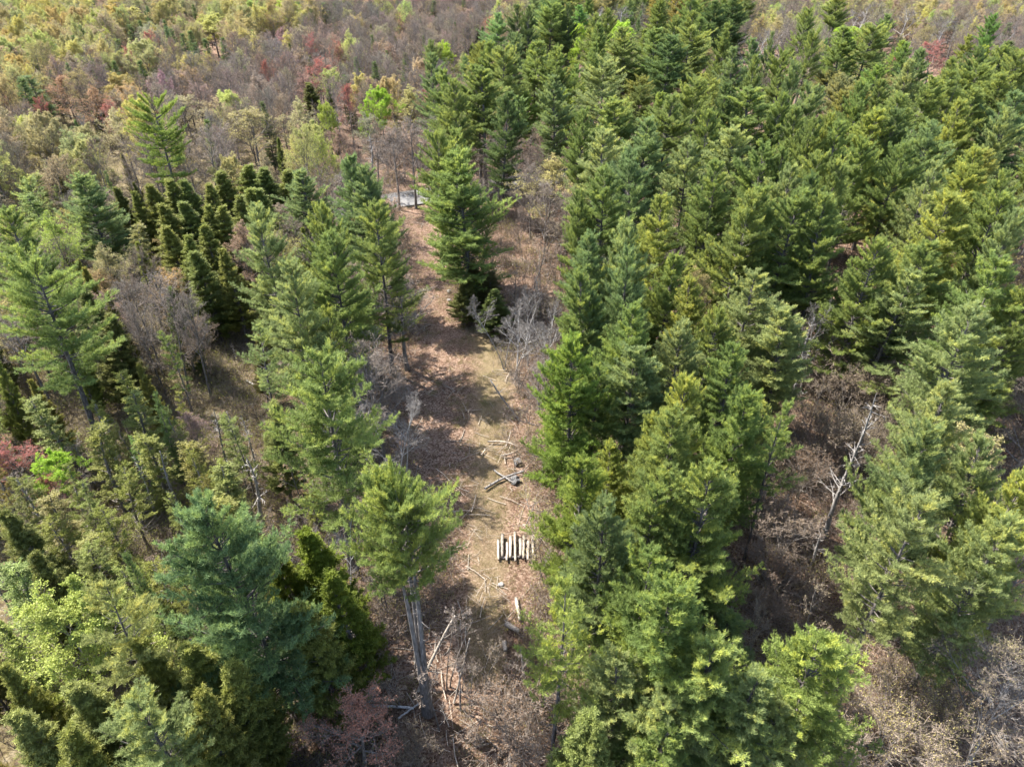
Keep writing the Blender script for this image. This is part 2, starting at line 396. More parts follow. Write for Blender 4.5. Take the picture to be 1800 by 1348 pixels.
# ------------------------------------------------------------------ objects
KINDS = {}      # kind -> dict(protos=[(trunk_mesh, crown_mesh, joined_mesh, H, R)], ...)
def tint(o, c): o.color = (*c, 1)
def make_kind(kind, builders, trunk_mats, crown_mats):
    L = []
    for i, b in enumerate(builders):
        T, C, H, R = b
        tm = T.mesh(kind + "_trunk", trunk_mats); cm = C.mesh(kind + "_crown", crown_mats)
        J = Arr(); J.join(T); J.join(C, len(trunk_mats)); jm = J.mesh(kind, trunk_mats + crown_mats)
        L.append((tm, cm, jm, H, R))
    KINDS[kind] = L
def thing(name, label, cat, loc, rot=(0, 0, 0), group=None, scale=(1, 1, 1)):
    o = bpy.data.objects.new(name, None); S.collection.objects.link(o)
    o.location = loc; o.rotation_euler = rot; o.scale = scale; o.empty_display_size = 0.5
    o["label"] = label; o["category"] = cat
    if group: o["group"] = group
    return o
def part(name, mesh, parent, color=None):
    o = bpy.data.objects.new(name, mesh); S.collection.objects.link(o); o.parent = parent
    if color: tint(o, color)
    return o
def tag(o, label, cat, group=None):
    o["label"] = label; o["category"] = cat
    if group: o["group"] = group
NAME = dict(pine='pine_tree', oldpine='pine_tree', thinpine='pine_tree', youngpine='pine_tree', cedar='cedar_tree', spruce='spruce_tree',
            swampcedar='swamp_cedar', bare='bare_tree', birch='birch_tree', leafing='leafing_tree', redbud='red_budded_tree',
            sapling='sapling', bush='bare_bush', dead='dead_tree', lone='pine_tree', paleleaf='leafing_tree')
CAT = dict(pine_tree='pine tree', cedar_tree='cedar tree', spruce_tree='spruce tree', swamp_cedar='swamp cedar', bare_tree='bare tree',
           birch_tree='birch tree', leafing_tree='leafing tree', red_budded_tree='red budded tree', sapling='sapling',
           bare_bush='bush', dead_tree='dead tree')
GROUP = dict(pine_tree='white pines of the wood', cedar_tree='dense cedars of the wood', spruce_tree='dark spruces of the wood',
             swamp_cedar='thin cedars of the swampy wood', bare_tree='bare trees of the wood', birch_tree='white birches of the wood',
             leafing_tree='trees coming into leaf', red_budded_tree='maples in red bud', sapling='thin saplings under the trees',
             bare_bush='bare bushes', dead_tree='dead standing trees')
TREES = []     # placed trees: dict
rnd = random.Random(11)
def tree(kind, x, y, h, r, color, label=None, proto=None, lean=None, small=False, info=None, parts=None):
    L = KINDS[kind]; p = L[proto if proto is not None else rnd.randrange(len(L))]
    tm, cm, jm, H, R = p
    sz = h / H; sx = max(0.45 * sz, min(2.1 * sz, r / R))
    rz = rnd.uniform(0, 6.283)
    lx, ly = lean if lean else (rnd.gauss(0, 0.03), rnd.gauss(0, 0.03))
    d = dict(kind=kind, x=x, y=y, h=h, r=r, color=color, label=label, sz=sz, sx=sx, rz=rz, lx=lx, ly=ly, p=p, small=small)
    if info: d.update(info)
    TREES.append(d); return d
def realise(d):
    nm = NAME[d['kind']]; tm, cm, jm, H, R = d['p']
    M = Matrix.Rotation(d['ly'], 4, 'Y') @ Matrix.Rotation(d['lx'], 4, 'X') @ Matrix.Rotation(d['rz'], 4, 'Z')
    root = thing(nm, d['label'], CAT[nm], (d['x'], d['y'], 0), M.to_euler(), GROUP[nm], (d['sx'], d['sx'], d['sz']))
    part('trunk', tm, root); part('crown', cm, root, d['color'])
    d['ob'] = root
G_MID = (0.188, 0.240, 0.066); G_BLUE = (0.172, 0.230, 0.086); G_YEL = (0.255, 0.290, 0.068); G_DARK = (0.110, 0.158, 0.052)
G_PALE = (0.240, 0.285, 0.105); OLIVE = (0.190, 0.200, 0.046); OLIVE_D = (0.135, 0.148, 0.040); OLIVE_Y = (0.205, 0.230, 0.068)
make_kind('pine', [conifer(1), conifer(2, cb=0.2, R=4.7, irregular=0.4), conifer(3, cb=0.36, shape='dome', R=4.4),
                   conifer(4, cb=0.22, per=6, gap=0.7, R=4.5, skip=0.24, irregular=0.5), conifer(5, cb=0.3, gap=0.58, shape='cone', e_low=14, R=4.2), conifer(6, cb=0.4, gap=0.68, shape='round', R=4.0, skip=0.18, irregular=0.45),
                   conifer(7, cb=0.3, gap=0.62, R=4.6, skip=0.28, irregular=0.6, e_low=4, sway=0.6), conifer(8, cb=0.45, gap=0.66, shape='dome', R=4.3, skip=0.2, irregular=0.5, e_low=16, dead=18, sway=0.5), conifer(9, H=21, cb=0.24, R=4.2, stems=2, irregular=0.5, skip=0.15)],
          [M_PINEBARK], [M_NEEDLE])
make_kind('oldpine', [conifer(11, cb=0.42, shape='round', R=4.4, per=5, gap=0.72, skip=0.15, irregular=0.45, e_low=-2, r0=0.3, dead=16),
                      conifer(12, cb=0.36, shape='dome', R=4.6, per=6, gap=0.75, skip=0.22, irregular=0.5, dead=14)], [M_PINEBARK], [M_NEEDLE])
make_kind('thinpine', [conifer(21, cb=0.45, shape='dome', R=3.2, per=5, gap=0.85, skip=0.3, K=8, irregular=0.5, dead=22, r0=0.19),
                       conifer(22, cb=0.4, shape='cone', R=3.0, per=5, gap=0.85, skip=0.3, K=8, irregular=0.5, dead=22, r0=0.17)], [M_PINEBARK], [M_NEEDLE])
make_kind('youngpine', [conifer(31, H=11, cb=0.12, R=2.5, gap=0.5, per=5, r0=0.11, dead=4, e_low=15, K=7),
                        conifer(32, H=11, cb=0.15, R=2.3, gap=0.52, per=5, r0=0.11, dead=4, e_low=12, skip=0.2, K=7)], [M_PINEBARK], [M_NEEDLE])
CED = dict(H=11, K=10, nl=0.16, nw=0.045, up=0.7, spread=1.0, tuft=0.12, sec_gap=0.22, r0=0.12, foliage_from=0.3, e_low=28, e_top=65, curve=0.05, gap=0.30, per=7, dead=5, sec_scale=0.8, zj=0.3)
make_kind('cedar', [conifer(41, R=2.2, cb=0.08, shape='spire', irregular=0.06, **CED), conifer(42, R=2.3, cb=0.1, shape='spire', irregular=0.1, skip=0.05, **{k: v for k, v in CED.items()}),
                    conifer(43, R=1.9, cb=0.06, shape='spire', irregular=0.04, **CED)], [M_BARK], [M_SCALE])
make_kind('spruce', [conifer(51, H=14, R=2.3, cb=0.1, shape='spire', e_low=-14, e_top=30, curve=0.1, gap=0.42, per=6, K=8, nl=0.13, nw=0.05, tuft=0.13, r0=0.14, irregular=0.12, up=0.15, foliage_from=0.2),
                     conifer(52, H=14, R=1.9, cb=0.14, shape='spire', e_low=-12, e_top=30, curve=0.1, gap=0.46, per=5, K=8, nl=0.13, nw=0.05, tuft=0.13, r0=0.13, irregular=0.2, up=0.15, foliage_from=0.2)],
          [M_PINEBARK], [M_NEEDLE])
SW = {**CED, 'H': 10, 'gap': 0.42, 'per': 4, 'K': 9, 'e_low': 5, 'e_top': 40, 'r0': 0.085, 'dead': 14, 'foliage_from': 0.3, 'nl': 0.14, 'nw': 0.042}
make_kind('swampcedar', [conifer(61, R=1.1, cb=0.3, shape='dome', irregular=0.4, skip=0.25, **SW), conifer(62, R=1.3, cb=0.2, shape='spire', irregular=0.4, skip=0.3, **SW),
                         conifer(63, R=0.55, cb=0.12, shape='spire', irregular=0.3, skip=0.1, **SW)], [M_BARK], [M_SCALE])
make_kind('bare', [broadleaf(71, bud=1), broadleaf(72, R=2.7, fork=0.45, bud=1), broadleaf(73, R=3.6, fork=0.28, bud=1, open_=46)], [M_BARK], [M_TWIG, M_LEAF])
make_kind('leafing', [broadleaf(81, leaf=3, leaf_size=0.12, R=3.2), broadleaf(82, leaf=2, leaf_size=0.12, R=2.8, fork=0.4), broadleaf(83, leaf=3, leaf_size=0.11, R=3.5, fork=0.3)], [M_BARK], [M_TWIG, M_LEAF])
make_kind('paleleaf', [broadleaf(84, leaf=9, leaf_size=0.12, R=3.0), broadleaf(85, leaf=8, leaf_size=0.12, R=3.2, fork=0.4)], [M_BARK], [M_TWIG, M_LEAF])
make_kind('redbud', [broadleaf(91, leaf=2, leaf_size=0.10, R=3.0), broadleaf(92, leaf=2, leaf_size=0.09, R=2.7, fork=0.42)], [M_BARK], [M_TWIG, M_LEAF])
make_kind('birch', [broadleaf(101, H=13, R=2.0, fork=0.4, r0=0.10, n1=8, stems=2, n5=2, bud=0), broadleaf(102, H=13, R=2.6, fork=0.3, r0=0.11, n1=9, n5=2)], [M_BIRCH], [M_PALETWIG, M_LEAF])
make_kind('sapling', [broadleaf(111, H=6.5, R=1.2, fork=0.35, r0=0.045, n1=6, n2=4, n3=3, n4=3, n5=2, bud=1, bud_size=0.06, stems=1),
                      broadleaf(112, H=7.0, R=1.3, fork=0.3, r0=0.045, n1=5, n2=4, n3=3, n4=3, n5=2, bud=1, bud_size=0.06, stems=2),
                      broadleaf(113, H=6.0, R=1.5, fork=0.25, r0=0.04, n1=5, n2=4, n3=3, n4=3, n5=2, bud=1, bud_size=0.07, stems=3, sway=0.8)], [M_BARK], [M_TWIG, M_LEAF])
make_kind('bush', [broadleaf(121, H=3.6, R=2.0, fork=0.08, r0=0.05, n1=5, n2=5, n3=4, n4=4, n5=2, bud=1, stems=5, open_=50),
                   broadleaf(122, H=3.2, R=2.2, fork=0.06, r0=0.05, n1=6, n2=5, n3=4, n4=4, n5=2, bud=1, stems=4, open_=58)], [M_BARK], [M_TWIG, M_LEAF])
make_kind('dead', [snag(131), snag(132, nb=50, blen=2.2), snag(133, nb=22, blen=1.2)], [M_DEADWOOD], [M_DEADWOOD])
make_kind('lone', [conifer(141, H=22, cb=0.66, shape='round', R=4.2, per=7, gap=0.5, stems=3, skip=0.06, irregular=0.3, e_low=18, e_top=62, r0=0.44, dead=16)], [M_GREYPINE], [M_NEEDLE])

# ------------------------------------------------------------------ ground, track, road
CLEARING = [(700,350),(765,350),(775,470),(800,560),(870,585),(910,690),(915,800),(945,870),(950,990),(925,1100),(935,1200),(975,1400),
            (690,1400),(650,1280),(655,1150),(790,1100),(795,950),(715,880),(700,760),(705,650),(735,560),(735,480),(710,400)]
OPENINGS = [CLEARING,
            [(1480,560),(1640,560),(1640,700),(1500,900),(1420,960),(1330,900),(1400,760)],
            [(1310,920),(1420,930),(1400,1150),(1310,1130)],
            [(1560,1190),(1660,1120),(1800,1130),(1800,1400),(1560,1400)],
            [(410,600),(500,600),(480,700),(420,720),(330,690)],
            [(880,360),(1010,330),(990,560),(890,600)],
            [(200,870),(330,850),(340,960),(210,980)]]
def build_ground():
    nx, ny = 150, 170
    xs = np.linspace(-1, 1, nx); xs = np.sign(xs) * np.abs(xs) ** 1.8 * 1500
    ys = np.concatenate([np.linspace(-900, 0, 12)[:-1], np.linspace(0, 1, ny - 11) ** 1.9 * 2200])
    X, Y = np.meshgrid(xs, ys)
    Z = 0.16 * np.sin(X * 0.31 + 1) * np.cos(Y * 0.27) + 0.10 * np.sin(X * 0.73 + Y * 0.51) - 0.12
    V = np.stack([X, Y, Z], -1).reshape(-1, 3)
    i = np.arange(len(ys) - 1)[:, None] * nx + np.arange(nx - 1)[None, :]
    F = np.stack([i, i + 1, i + nx + 1, i + nx], -1).reshape(-1, 4)
    A = Arr(); A.add(V, F); me = A.mesh("ground", [M_GROUND])
    gr, dm = np.zeros(len(V), np.float32), np.zeros(len(V), np.float32)
    for n, (x, y, z) in enumerate(V):
        if y < 10 or y > 200: continue
        px, py, _ = proj(x, y, 0)
        if 680 < px < 1010 and 330 < py < 1250:
            c = 858 + (py - 900) * -0.02 - max(0, 620 - py) * 0.33
            gr[n] = max(0.0, 1 - abs(px - c) / (95 if py > 560 else 60)) * 1.1
            if 560 < py < 700: gr[n] = max(gr[n], max(0.0, 1 - abs(px - 880) / 110) * 1.0)
        if px < 560: dm[n] = min(1.0, (560 - px) / 160)
    a = me.attributes.new("grassy", 'FLOAT', 'POINT'); a.data.foreach_set("value", gr)
    a = me.attributes.new("damp", 'FLOAT', 'POINT'); a.data.foreach_set("value", dm)
    for p in me.polygons: p.use_smooth = True
    o = bpy.data.objects.new("ground", me); S.collection.objects.link(o); o["kind"] = "structure"
build_ground()
def build_road():
    P = []
    for x in np.linspace(-260, 260, 80): P.append((x, 138.5 + 0.44 * (x + 10) * (1 if abs(x) < 60 else 1) + 0.0006 * x * x))
    P = np.array(P); T = np.gradient(P, axis=0); T /= np.linalg.norm(T, axis=1)[:, None]; Nn = np.stack([-T[:, 1], T[:, 0]], -1)
    A = Arr(); w = [-3.9, -3.2, 3.2, 3.9]; zz = [0.0, 0.20, 0.20, 0.0]
    V = np.stack([np.concatenate([P + Nn * w[k], np.full((80, 1), zz[k] + 0.08)], 1) for k in range(4)], 1)
    i = np.arange(79)[:, None] * 4 + np.arange(3)[None]
    F = np.stack([i, i + 4, i + 5, i + 1], -1).reshape(-1, 4)
    A.add(V.reshape(-1, 3), F); o = bpy.data.objects.new("road", A.mesh("road", [M_ROAD])); S.collection.objects.link(o); o["kind"] = "structure"
build_road()

# ------------------------------------------------------------------ trees one can point to in the photograph
DEF_H = dict(pine=22, oldpine=21, thinpine=19, youngpine=11, cedar=12, spruce=15, swampcedar=10, bare=14, birch=13, leafing=14,
             paleleaf=13, redbud=13, sapling=6.5, bush=3.4, dead=13, lone=22)
def hero(kind, px, py, w, color, h=None, label=None, proto=None, mark=None, lean=None):
    h = h or DEF_H[kind]
    x, y, d = at(px, py, h)
    return tree(kind, x, y, h, w * (0.80 if kind == 'cedar' else 0.62) / FPX * d, color, label, proto, lean=lean, info=dict(px=px, py=py, w=w, d=d, mark=mark, hero=True))
TAN = (0.30, 0.235, 0.15); GREYBUD = (0.25, 0.215, 0.185); YG = (0.40, 0.38, 0.12); YO = (0.34, 0.295, 0.115); PALEY = (0.36, 0.33, 0.16)
BRIGHT = (0.33, 0.44, 0.05); RED = (0.36, 0.12, 0.09); ORANGE = (0.38, 0.21, 0.11); PINKB = (0.32, 0.22, 0.18); BROWNB = (0.24, 0.15, 0.09)
LIME = (0.26, 0.40, 0.04)
B, M_, Y_, D_, P_ = G_BLUE, G_MID, G_YEL, G_DARK, G_PALE
h_ = hero
# --- left of the clearing
h_('lone', 706, 868, 172, M_, 22, "lone tall pine with triple trunk and rounded crown at the near end of the clearing", mark="the triple-trunked pine", lean=(0.0, 0.0))
h_('pine', 398, 885, 245, (0.125, 0.195, 0.078), 22, "big dark blue-green pine left of the lone triple-trunked pine", 1, mark="the big blue-green pine")
h_('oldpine', 545, 620, 215, M_, 23, "tall spreading pine with layered plumes on the clearing's left edge", 1, mark="the tall spreading pine")
h_('thinpine', 178, 1040, 130, (0.25,0.27,0.09), 18, "thin yellowing pine with bare grey trunk at the lower left", 1, mark="the thin yellowing pine")
h_('paleleaf', 85, 1062, 150, (0.26, 0.31, 0.07), 13, "bright yellow-green leafing tree beside the thin yellowing pine", 0)
h_('pine', 260, 1238, 190, P_, 15, "pale yellow-green pine top at the bottom edge, lower left", 3)
h_('thinpine', 985, 1062, 140, Y_, 18, "sparse yellow pine with crooked dark trunk at the clearing's lower right", 0, mark="the sparse yellow pine")
h_('pine', 820, 275, 142, M_, 22, "broad dense pine standing alone in the middle of the clearing's far end", 1, mark="the central pine")
h_('pine', 612, 270, 85, B, 22, "blue-green pine at the back of the row left of the clearing", 0)
h_('pine', 652, 300, 90, B, 21, "blue-green pine at the clearing's upper left corner", 2)
h_('pine', 655, 360, 112, M_, 22, "green pine with long low limb reaching over the clearing's upper left edge", 3)
h_('pine', 558, 362, 92, M_, 22, "dark-cored green pine in the middle of the row left of the clearing", 1)
h_('pine', 578, 422, 125, M_, 22, "dense green pine in front of the row left of the clearing", 0)
h_('pine', 530, 300, 90, B, 16, "bluish feathery pine behind the olive cedars", 4)
h_('pine', 455, 365, 105, P_, 22, "pale green layered pine right of the olive cedars", 3, mark="the pale layered pine")
h_('pine', 508, 470, 112, P_, 22, "pale grey-green pine in front of the dense pine row", 2)
h_('youngpine', 565, 555, 84, M_, 16, "narrow bright green pine behind the spreading pine", 0)
h_('thinpine', 440, 570, 70, P_, 15, "thin pale pine with bare lower trunk by the straw-coloured gap", 1)
h_('pine', 135, 310, 100, B, 17, "bushy blue-green pine in the left wood", 1, mark="the bushy left pine")
h_('youngpine', 42, 322, 60, P_, 12, "small pale green pine near the left edge", 0)
h_('pine', 5, 372, 110, M_, 20, "dark green pine cut by the left edge", 3)
h_('oldpine', 40, 472, 150, M_, 22, "tall pine with long bare leaning trunk at the left edge", 0, mark="the left-edge pine")
h_('oldpine', 268, 180, 80, (0.18,0.24,0.05), 22, "pine with a yellow-lit top standing alone above the left wood", 0, mark="the yellow-topped pine")
# olive cedars
cl = [(270,328,44),(298,322,48),(326,322,40),(396,300,46),(430,294,48),(470,298,50),(500,300,46),(380,368,42),(412,350,42),(350,372,36),(300,400,46),(345,440,44),(395,440,40),(440,330,46),(322,355,44),(285,360,46),(365,330,40),(450,335,44),(365,405,44),(325,420,44)]
for k, (a, b, w) in enumerate(cl): h_('cedar', a, b, w * 1.4, [OLIVE, (0.20, 0.215, 0.05), (0.17, 0.195, 0.05)][k % 3], 13, mark="the olive cedar clump" if k == 2 else None)
for k, (a, b, w, c) in enumerate([(140,515,70,OLIVE_D),(175,560,70,OLIVE_D),(470,705,62,OLIVE_Y),(560,950,110,(0.15,0.18,0.02)),(600,1010,100,(0.13,0.16,0.02)),(545,1075,110,OLIVE),(330,1120,110,OLIVE),
     (400,1150,110,OLIVE),(150,1180,110,OLIVE_Y),(60,1240,120,OLIVE_Y),(110,1280,110,OLIVE),(20,1180,90,OLIVE),(340,1230,110,OLIVE),
     (490,940,80,(0.14,0.17,0.02)),(1030,1245,100,OLIVE_Y),(1050,1290,90,OLIVE_Y),(250,1130,90,OLIVE),(60,960,80,OLIVE_D),(20,900,80,OLIVE_D),(860,480,60,(0.13,0.11,0.04)),(835,470,60,(0.14,0.115,0.04)),(812,490,46,OLIVE_D),(868,510,50,(0.12,0.15,0.04)),(1640,245,36,OLIVE_D),(1772,240,46,OLIVE),(1480,170,32,OLIVE_D),(1548,60,22,OLIVE_D),(822,42,30,OLIVE_D),(838,46,26,OLIVE_D),(547,150,40,OLIVE_D),(205,330,40,OLIVE_D),(235,340,40,OLIVE)]):
    h_('cedar', a, b, w, c, 7 if 800 < a < 870 and b > 400 else 12 if b < 900 else 13)
# dark spruces and hemlocks of the far wood
for a, b, w in [(53,93,26),(97,77,30),(127,62,22),(195,108,28),(248,108,27),(245,37,18),(255,20,14),(273,24,16),(318,0,26),(342,8,16),(228,43,22),(203,70,28),(303,50,22),(318,60,24),(333,55,26),(340,75,22),
     (360,70,28),(392,68,28),(57,130,46),(30,138,46),(567,5,28),(525,5,22),(443,52,14),(133,212,18),(190,297,14),(760,2,24),(787,12,10),(815,-5,18),(848,48,15),(863,60,20),(745,65,12),(685,88,12),(708,95,26),
     (627,102,24),(660,110,26),(695,148,8),(790,62,9),(1325,5,24),(1338,8,24),(1457,28,13),(1573,85,16),(1777,42,28),(1150,16,20),(1163,28,16),(265,685,22),(228,968,30),(1385,-4,14),(985,5,16),(1092,30,14),(1122,35,16),(1178,40,22)]:
    h_('spruce', a, b, w, D_ if w > 10 else OLIVE_D, 13 if w < 35 else 16)
# far pines, centre and right
for a, b, w, c in [(910,12,42,D_),(928,15,32,D_),(965,10,54,M_),(985,8,32,D_),(1007,11,34,D_),(1057,18,34,M_),(1052,45,40,M_),(1187,30,46,M_),(1213,-4,42,M_),(1215,22,50,M_),(1262,3,54,D_),(1292,-2,58,D_),(1235,34,44,M_),(1278,45,40,M_),
     (944,79,80,M_),(985,85,68,M_),(905,62,60,B),(980,140,72,B),(1045,28,50,M_),(1037,80,42,M_),(1105,52,76,M_),(1150,52,82,M_),(1180,68,80,D_),(1060,108,70,P_),(1215,52,66,M_),(1022,198,58,M_),(1095,177,130,M_),(1058,232,112,P_),
     (1175,172,84,M_),(1132,215,100,B),(1130,275,92,B),(1235,150,70,M_),(1278,152,62,D_),(1297,88,58,B),(1335,72,46,B),(1334,100,40,M_),(1325,160,130,M_),(1215,250,92,P_),(1062,298,100,M_),(1300,228,112,P_),
     (755,97,56,B),(775,125,66,M_),(860,78,46,M_),(850,125,98,M_),(808,146,62,M_),(890,90,60,M_),(795,235,74,M_),(765,238,66,M_),(840,122,70,M_),(880,165,70,D_),
     (1480,-6,54,M_),(1415,20,36,M_),(1424,58,34,M_),(1490,52,66,M_),(1530,48,66,M_),(1353,60,26,B),(1387,98,46,M_),(1405,120,36,B),
     (1625,90,62,B),(1600,110,60,P_),(1675,105,56,M_),(1720,88,62,D_),(1760,85,62,M_),(1793,100,60,M_),(1620,140,80,M_),(1670,130,70,M_),(1730,122,70,M_),(1770,132,80,M_),(1440,156,62,B),(1520,150,60,M_),(1552,145,56,M_),(1565,168,90,M_),
     (1570,200,80,D_),(1535,195,92,Y_),(1360,165,52,M_),(1400,190,62,M_),(1450,205,60,Y_),(1482,220,80,M_),(1420,212,62,M_),(1720,160,82,M_),(1690,186,72,Y_),(1780,165,92,B),(1760,192,62,P_),(1640,215,100,B),(1380,265,62,M_),(1472,290,82,M_),
     (1400,300,82,P_),(1440,275,72,M_),(1720,265,92,Y_),(1650,290,82,P_),(1782,300,80,M_),(1250,200,70,M_),(1345,255,90,M_),(1250,290,90,M_),(1520,250,80,M_),(1590,260,80,M_),(1340,330,100,M_)]:
    h_('pine', a, b, w, c, 22, mark={(1490,52):"the far right pine pair",(944,79):"the far pine row",(1325,160):"the broad right-stand pine",(1262,3):"the dark pines at the top",(1640,215):"the bluish right-stand pine"}.get((a, b)))
# near and middle pines, right
for a, b, w, c, h, pr in [(1030,350,62,M_,20,0),(1040,417,92,B,20,2),(1112,395,102,P_,22,1),(1115,440,92,B,22,3),(1175,350,104,Y_,22,0),(1180,455,92,M_,18,1),(1080,465,62,Y_,15,4),(1030,480,94,M_,20,0),(1048,512,80,B,18,4),(1255,430,50,M_,14,2),
     (1310,340,112,M_,22,1),(1100,540,114,M_,20,2),(1225,500,82,Y_,18,4),(1315,477,124,P_,19,3),(1200,572,104,P_,19,0),(1255,540,82,M_,17,1),(1012,600,136,(0.185,0.25,0.05),20,1),(1112,622,150,B,18,2),(1305,610,116,M_,18,0),
     (1395,338,122,M_,22,0),(1440,320,90,D_,22,1),(1472,350,104,M_,22,4),(1545,425,114,M_,20,1),(1632,430,122,M_,20,0),(1590,480,124,P_,18,3),(1670,350,132,Y_,22,4),(1742,340,112,M_,22,1),(1792,380,90,P_,22,0),(1765,460,152,M_,22,3),(1795,500,130,M_,21,1),
     (1400,545,126,P_,17,2),(1710,540,156,P_,21,0),(1050,645,110,M_,17,3),(1195,675,136,Y_,21,1),(1130,732,94,Y_,17,0),(1082,790,84,Y_,15,4),(1192,742,154,M_,20,2),(1300,682,120,M_,19,1),(1020,806,134,(0.195,0.255,0.05),18,0),(1180,812,156,M_,19,3),
     (1255,826,176,M_,20,1),(1075,900,134,B,19,0),(1142,885,124,M_,18,2),(1636,742,150,B,20,1),(1690,668,132,P_,20,4),(1762,782,116,P_,18,0),(1792,842,150,Y_,18,3),(1765,915,150,P_,18,1),(1130,970,166,M_,18,3),(1175,1000,206,M_,19,1),
     (1105,1150,156,P_,14,0),(1240,1140,222,(0.235,0.285,0.085),16,1),(1180,1215,160,P_,13,2),(1150,1300,160,M_,12,0),(1450,1118,206,(0.23,0.28,0.07),16,3),(1375,1235,140,P_,12,2),(1020,960,90,M_,14,4),(1320,1180,160,P_,14,0)]:
    h_('pine', a, b, w, c, h, proto=pr, mark={(1012,600):"the bright clearing-edge pine",(1195,675):"the big yellow pine",(1240,1140):"the pale bottom pine",(1450,1118):"the yellow-tipped pine",(1630,742):"the bluish pine by the snag",(1765,460):"the large right-edge pine",(1175,1000):"the broad log-row pine"}.get((a, b)))
h_('thinpine', 1265, 300, 64, M_, 21, "pine with long bare dark trunk inside the right stand", 0)
h_('oldpine', 1608, 900, 180, P_, 19, "wide open-crowned pine with grey limbs, right of the brown gap", 1, mark="the open-crowned pine")
h_('thinpine', 1385, 705, 84, M_, 18, "small bright-tufted pine on a bare trunk left of the dead snag", 0)
h_('youngpine', 1280, 1085, 100, B, 8, "low bluish young pine in the shade near the bottom", 0)
# coloured crowns
for a, b, w, c, k in [(657,162,40,LIME,'paleleaf'),(785,85,32,BRIGHT,'paleleaf'),(990,45,26,BRIGHT,'paleleaf'),(1017,48,26,BRIGHT,'paleleaf'),(1095,43,40,BRIGHT,'paleleaf'),(1015,80,28,BRIGHT,'paleleaf'),(1485,58,52,BRIGHT,'paleleaf'),
     (455,20,40,(0.36,0.40,0.07),'paleleaf'),(500,10,42,(0.36,0.42,0.06),'paleleaf'),(437,200,80,YO,'leafing'),(407,282,46,YO,'paleleaf'),(207,207,60,PALEY,'leafing'),(307,175,60,PALEY,'leafing'),(57,217,52,PALEY,'leafing'),(517,187,50,PALEY,'leafing'),
     (575,195,30,(0.30,0.36,0.06),'paleleaf'),(572,250,40,(0.30,0.34,0.06),'leafing'),(513,253,42,YG,'leafing'),(370,30,46,YG,'paleleaf'),(227,22,52,YG,'paleleaf'),(717,165,62,YO,'leafing'),(965,290,90,YO,'leafing'),(92,390,60,(0.28,0.36,0.07),'leafing'),
     (83,805,54,LIME,'paleleaf'),(1240,360,40,YG,'leafing'),(1560,590,90,YO,'leafing')]:
    h_(k, a, b, w, c, {657: 14, 83: 7, 1560: 7}.get(a, 13), mark={657: "the lime-green far tree", 437: "the golden leafing tree", 83: "the lime-green bush"}.get(a))
for a, b, w, c in [(67,177,26,RED),(163,163,56,ORANGE),(207,182,42,RED),(110,140,70,ORANGE),(543,67,30,RED),(465,113,22,RED),(347,150,42,PINKB),(593,77,32,RED),(705,20,28,ORANGE),(610,155,38,RED),(860,35,32,ORANGE),(1650,80,46,RED),(1575,108,18,RED),
     (1073,88,20,RED),(1700,478,60,(0.5,0.12,0.05)),(600,78,30,ORANGE),(1600,98,30,PINKB),(25,780,70,RED),(80,840,60,RED),(330,740,60,PINKB),(620,1256,180,(0.42,0.20,0.13)),(620,390,30,RED)]:
    hh = {1700: 8, 25: 7, 80: 5, 330: 8, 620: 7 if b > 1000 else 10}.get(a, 13)
    h_('redbud', a, b, w, c, hh, mark={207: "the left red maple", 1650: "the right-ridge red tree", 620: "the red-budded bush" if b > 1000 else None}.get(a))
# pale and grey bare crowns
for a, b, w, k, h in [(115,200,36,'birch',14),(1320,40,84,'birch',15),(1345,60,70,'birch',14),(1090,15,60,'birch',14),(1020,20,36,'birch',14),(1595,15,56,'birch',15),(1515,15,46,'birch',14),(1665,30,50,'birch',14),(1740,45,32,'birch',14),
     (1380,60,60,'bare',14),(1420,110,52,'bare',14),(1050,175,40,'birch',13),(1650,175,36,'birch',13),(930,45,30,'birch',13),(353,240,84,'bare',15),(880,252,74,'bare',13),(720,222,78,'bare',15),(690,235,60,'bare',14),(700,498,120,'bare',12),(655,640,120,'bare',13),
     (640,610,80,'bare',12),(320,528,56,'bare',13),(280,525,80,'bare',13),(240,540,60,'bare',12),(930,505,50,'birch',11),(905,540,60,'birch',10),(960,535,50,'birch',11),(885,525,40,'birch',10),(670,700,70,'birch',12),(690,690,60,'birch',12),(170,395,50,'birch',9),(145,400,40,'birch',9),
     (1450,540,60,'birch',12),(935,300,60,'bare',12),(960,330,60,'bare',12),(1000,350,50,'bare',11),(1760,1135,150,'bare',11),(1810,1190,110,'birch',10),(600,850,80,'bare',11),(580,900,60,'birch',11),(20,560,70,'bare',11)]:
    h_(k, a, b, w, (0.30, 0.26, 0.12) if a > 700 and b > 1000 else GREYBUD, h, mark={(700,498): "the twiggy bare tree",(905,540): "the grey clearing birches", (320,528): "the forked bare trees", (1320,40): "the far pale birches", (1760,1135): "the lower-right bare tree"}.get((a, b)))
for a, b, w, c, h in [(960,380,50,TAN,8),(990,400,50,TAN,8),(940,430,50,BROWNB,7),(905,470,40,BROWNB,7),(700,400,30,TAN,6),(690,450,40,TAN,6),(930,690,26,GREYBUD,6),(905,760,24,GREYBUD,5),(960,960,50,YO,5),(925,880,60,YO,3.5),(950,900,50,YO,4),(905,1160,50,GREYBUD,4.5),(820,1180,45,GREYBUD,5),(780,1090,60,GREYBUD,8),(850,1120,50,TAN,6),(690,1180,60,TAN,4.5),(760,1180,60,GREYBUD,7)]:
    h_('sapling', a, b, w, c, h)
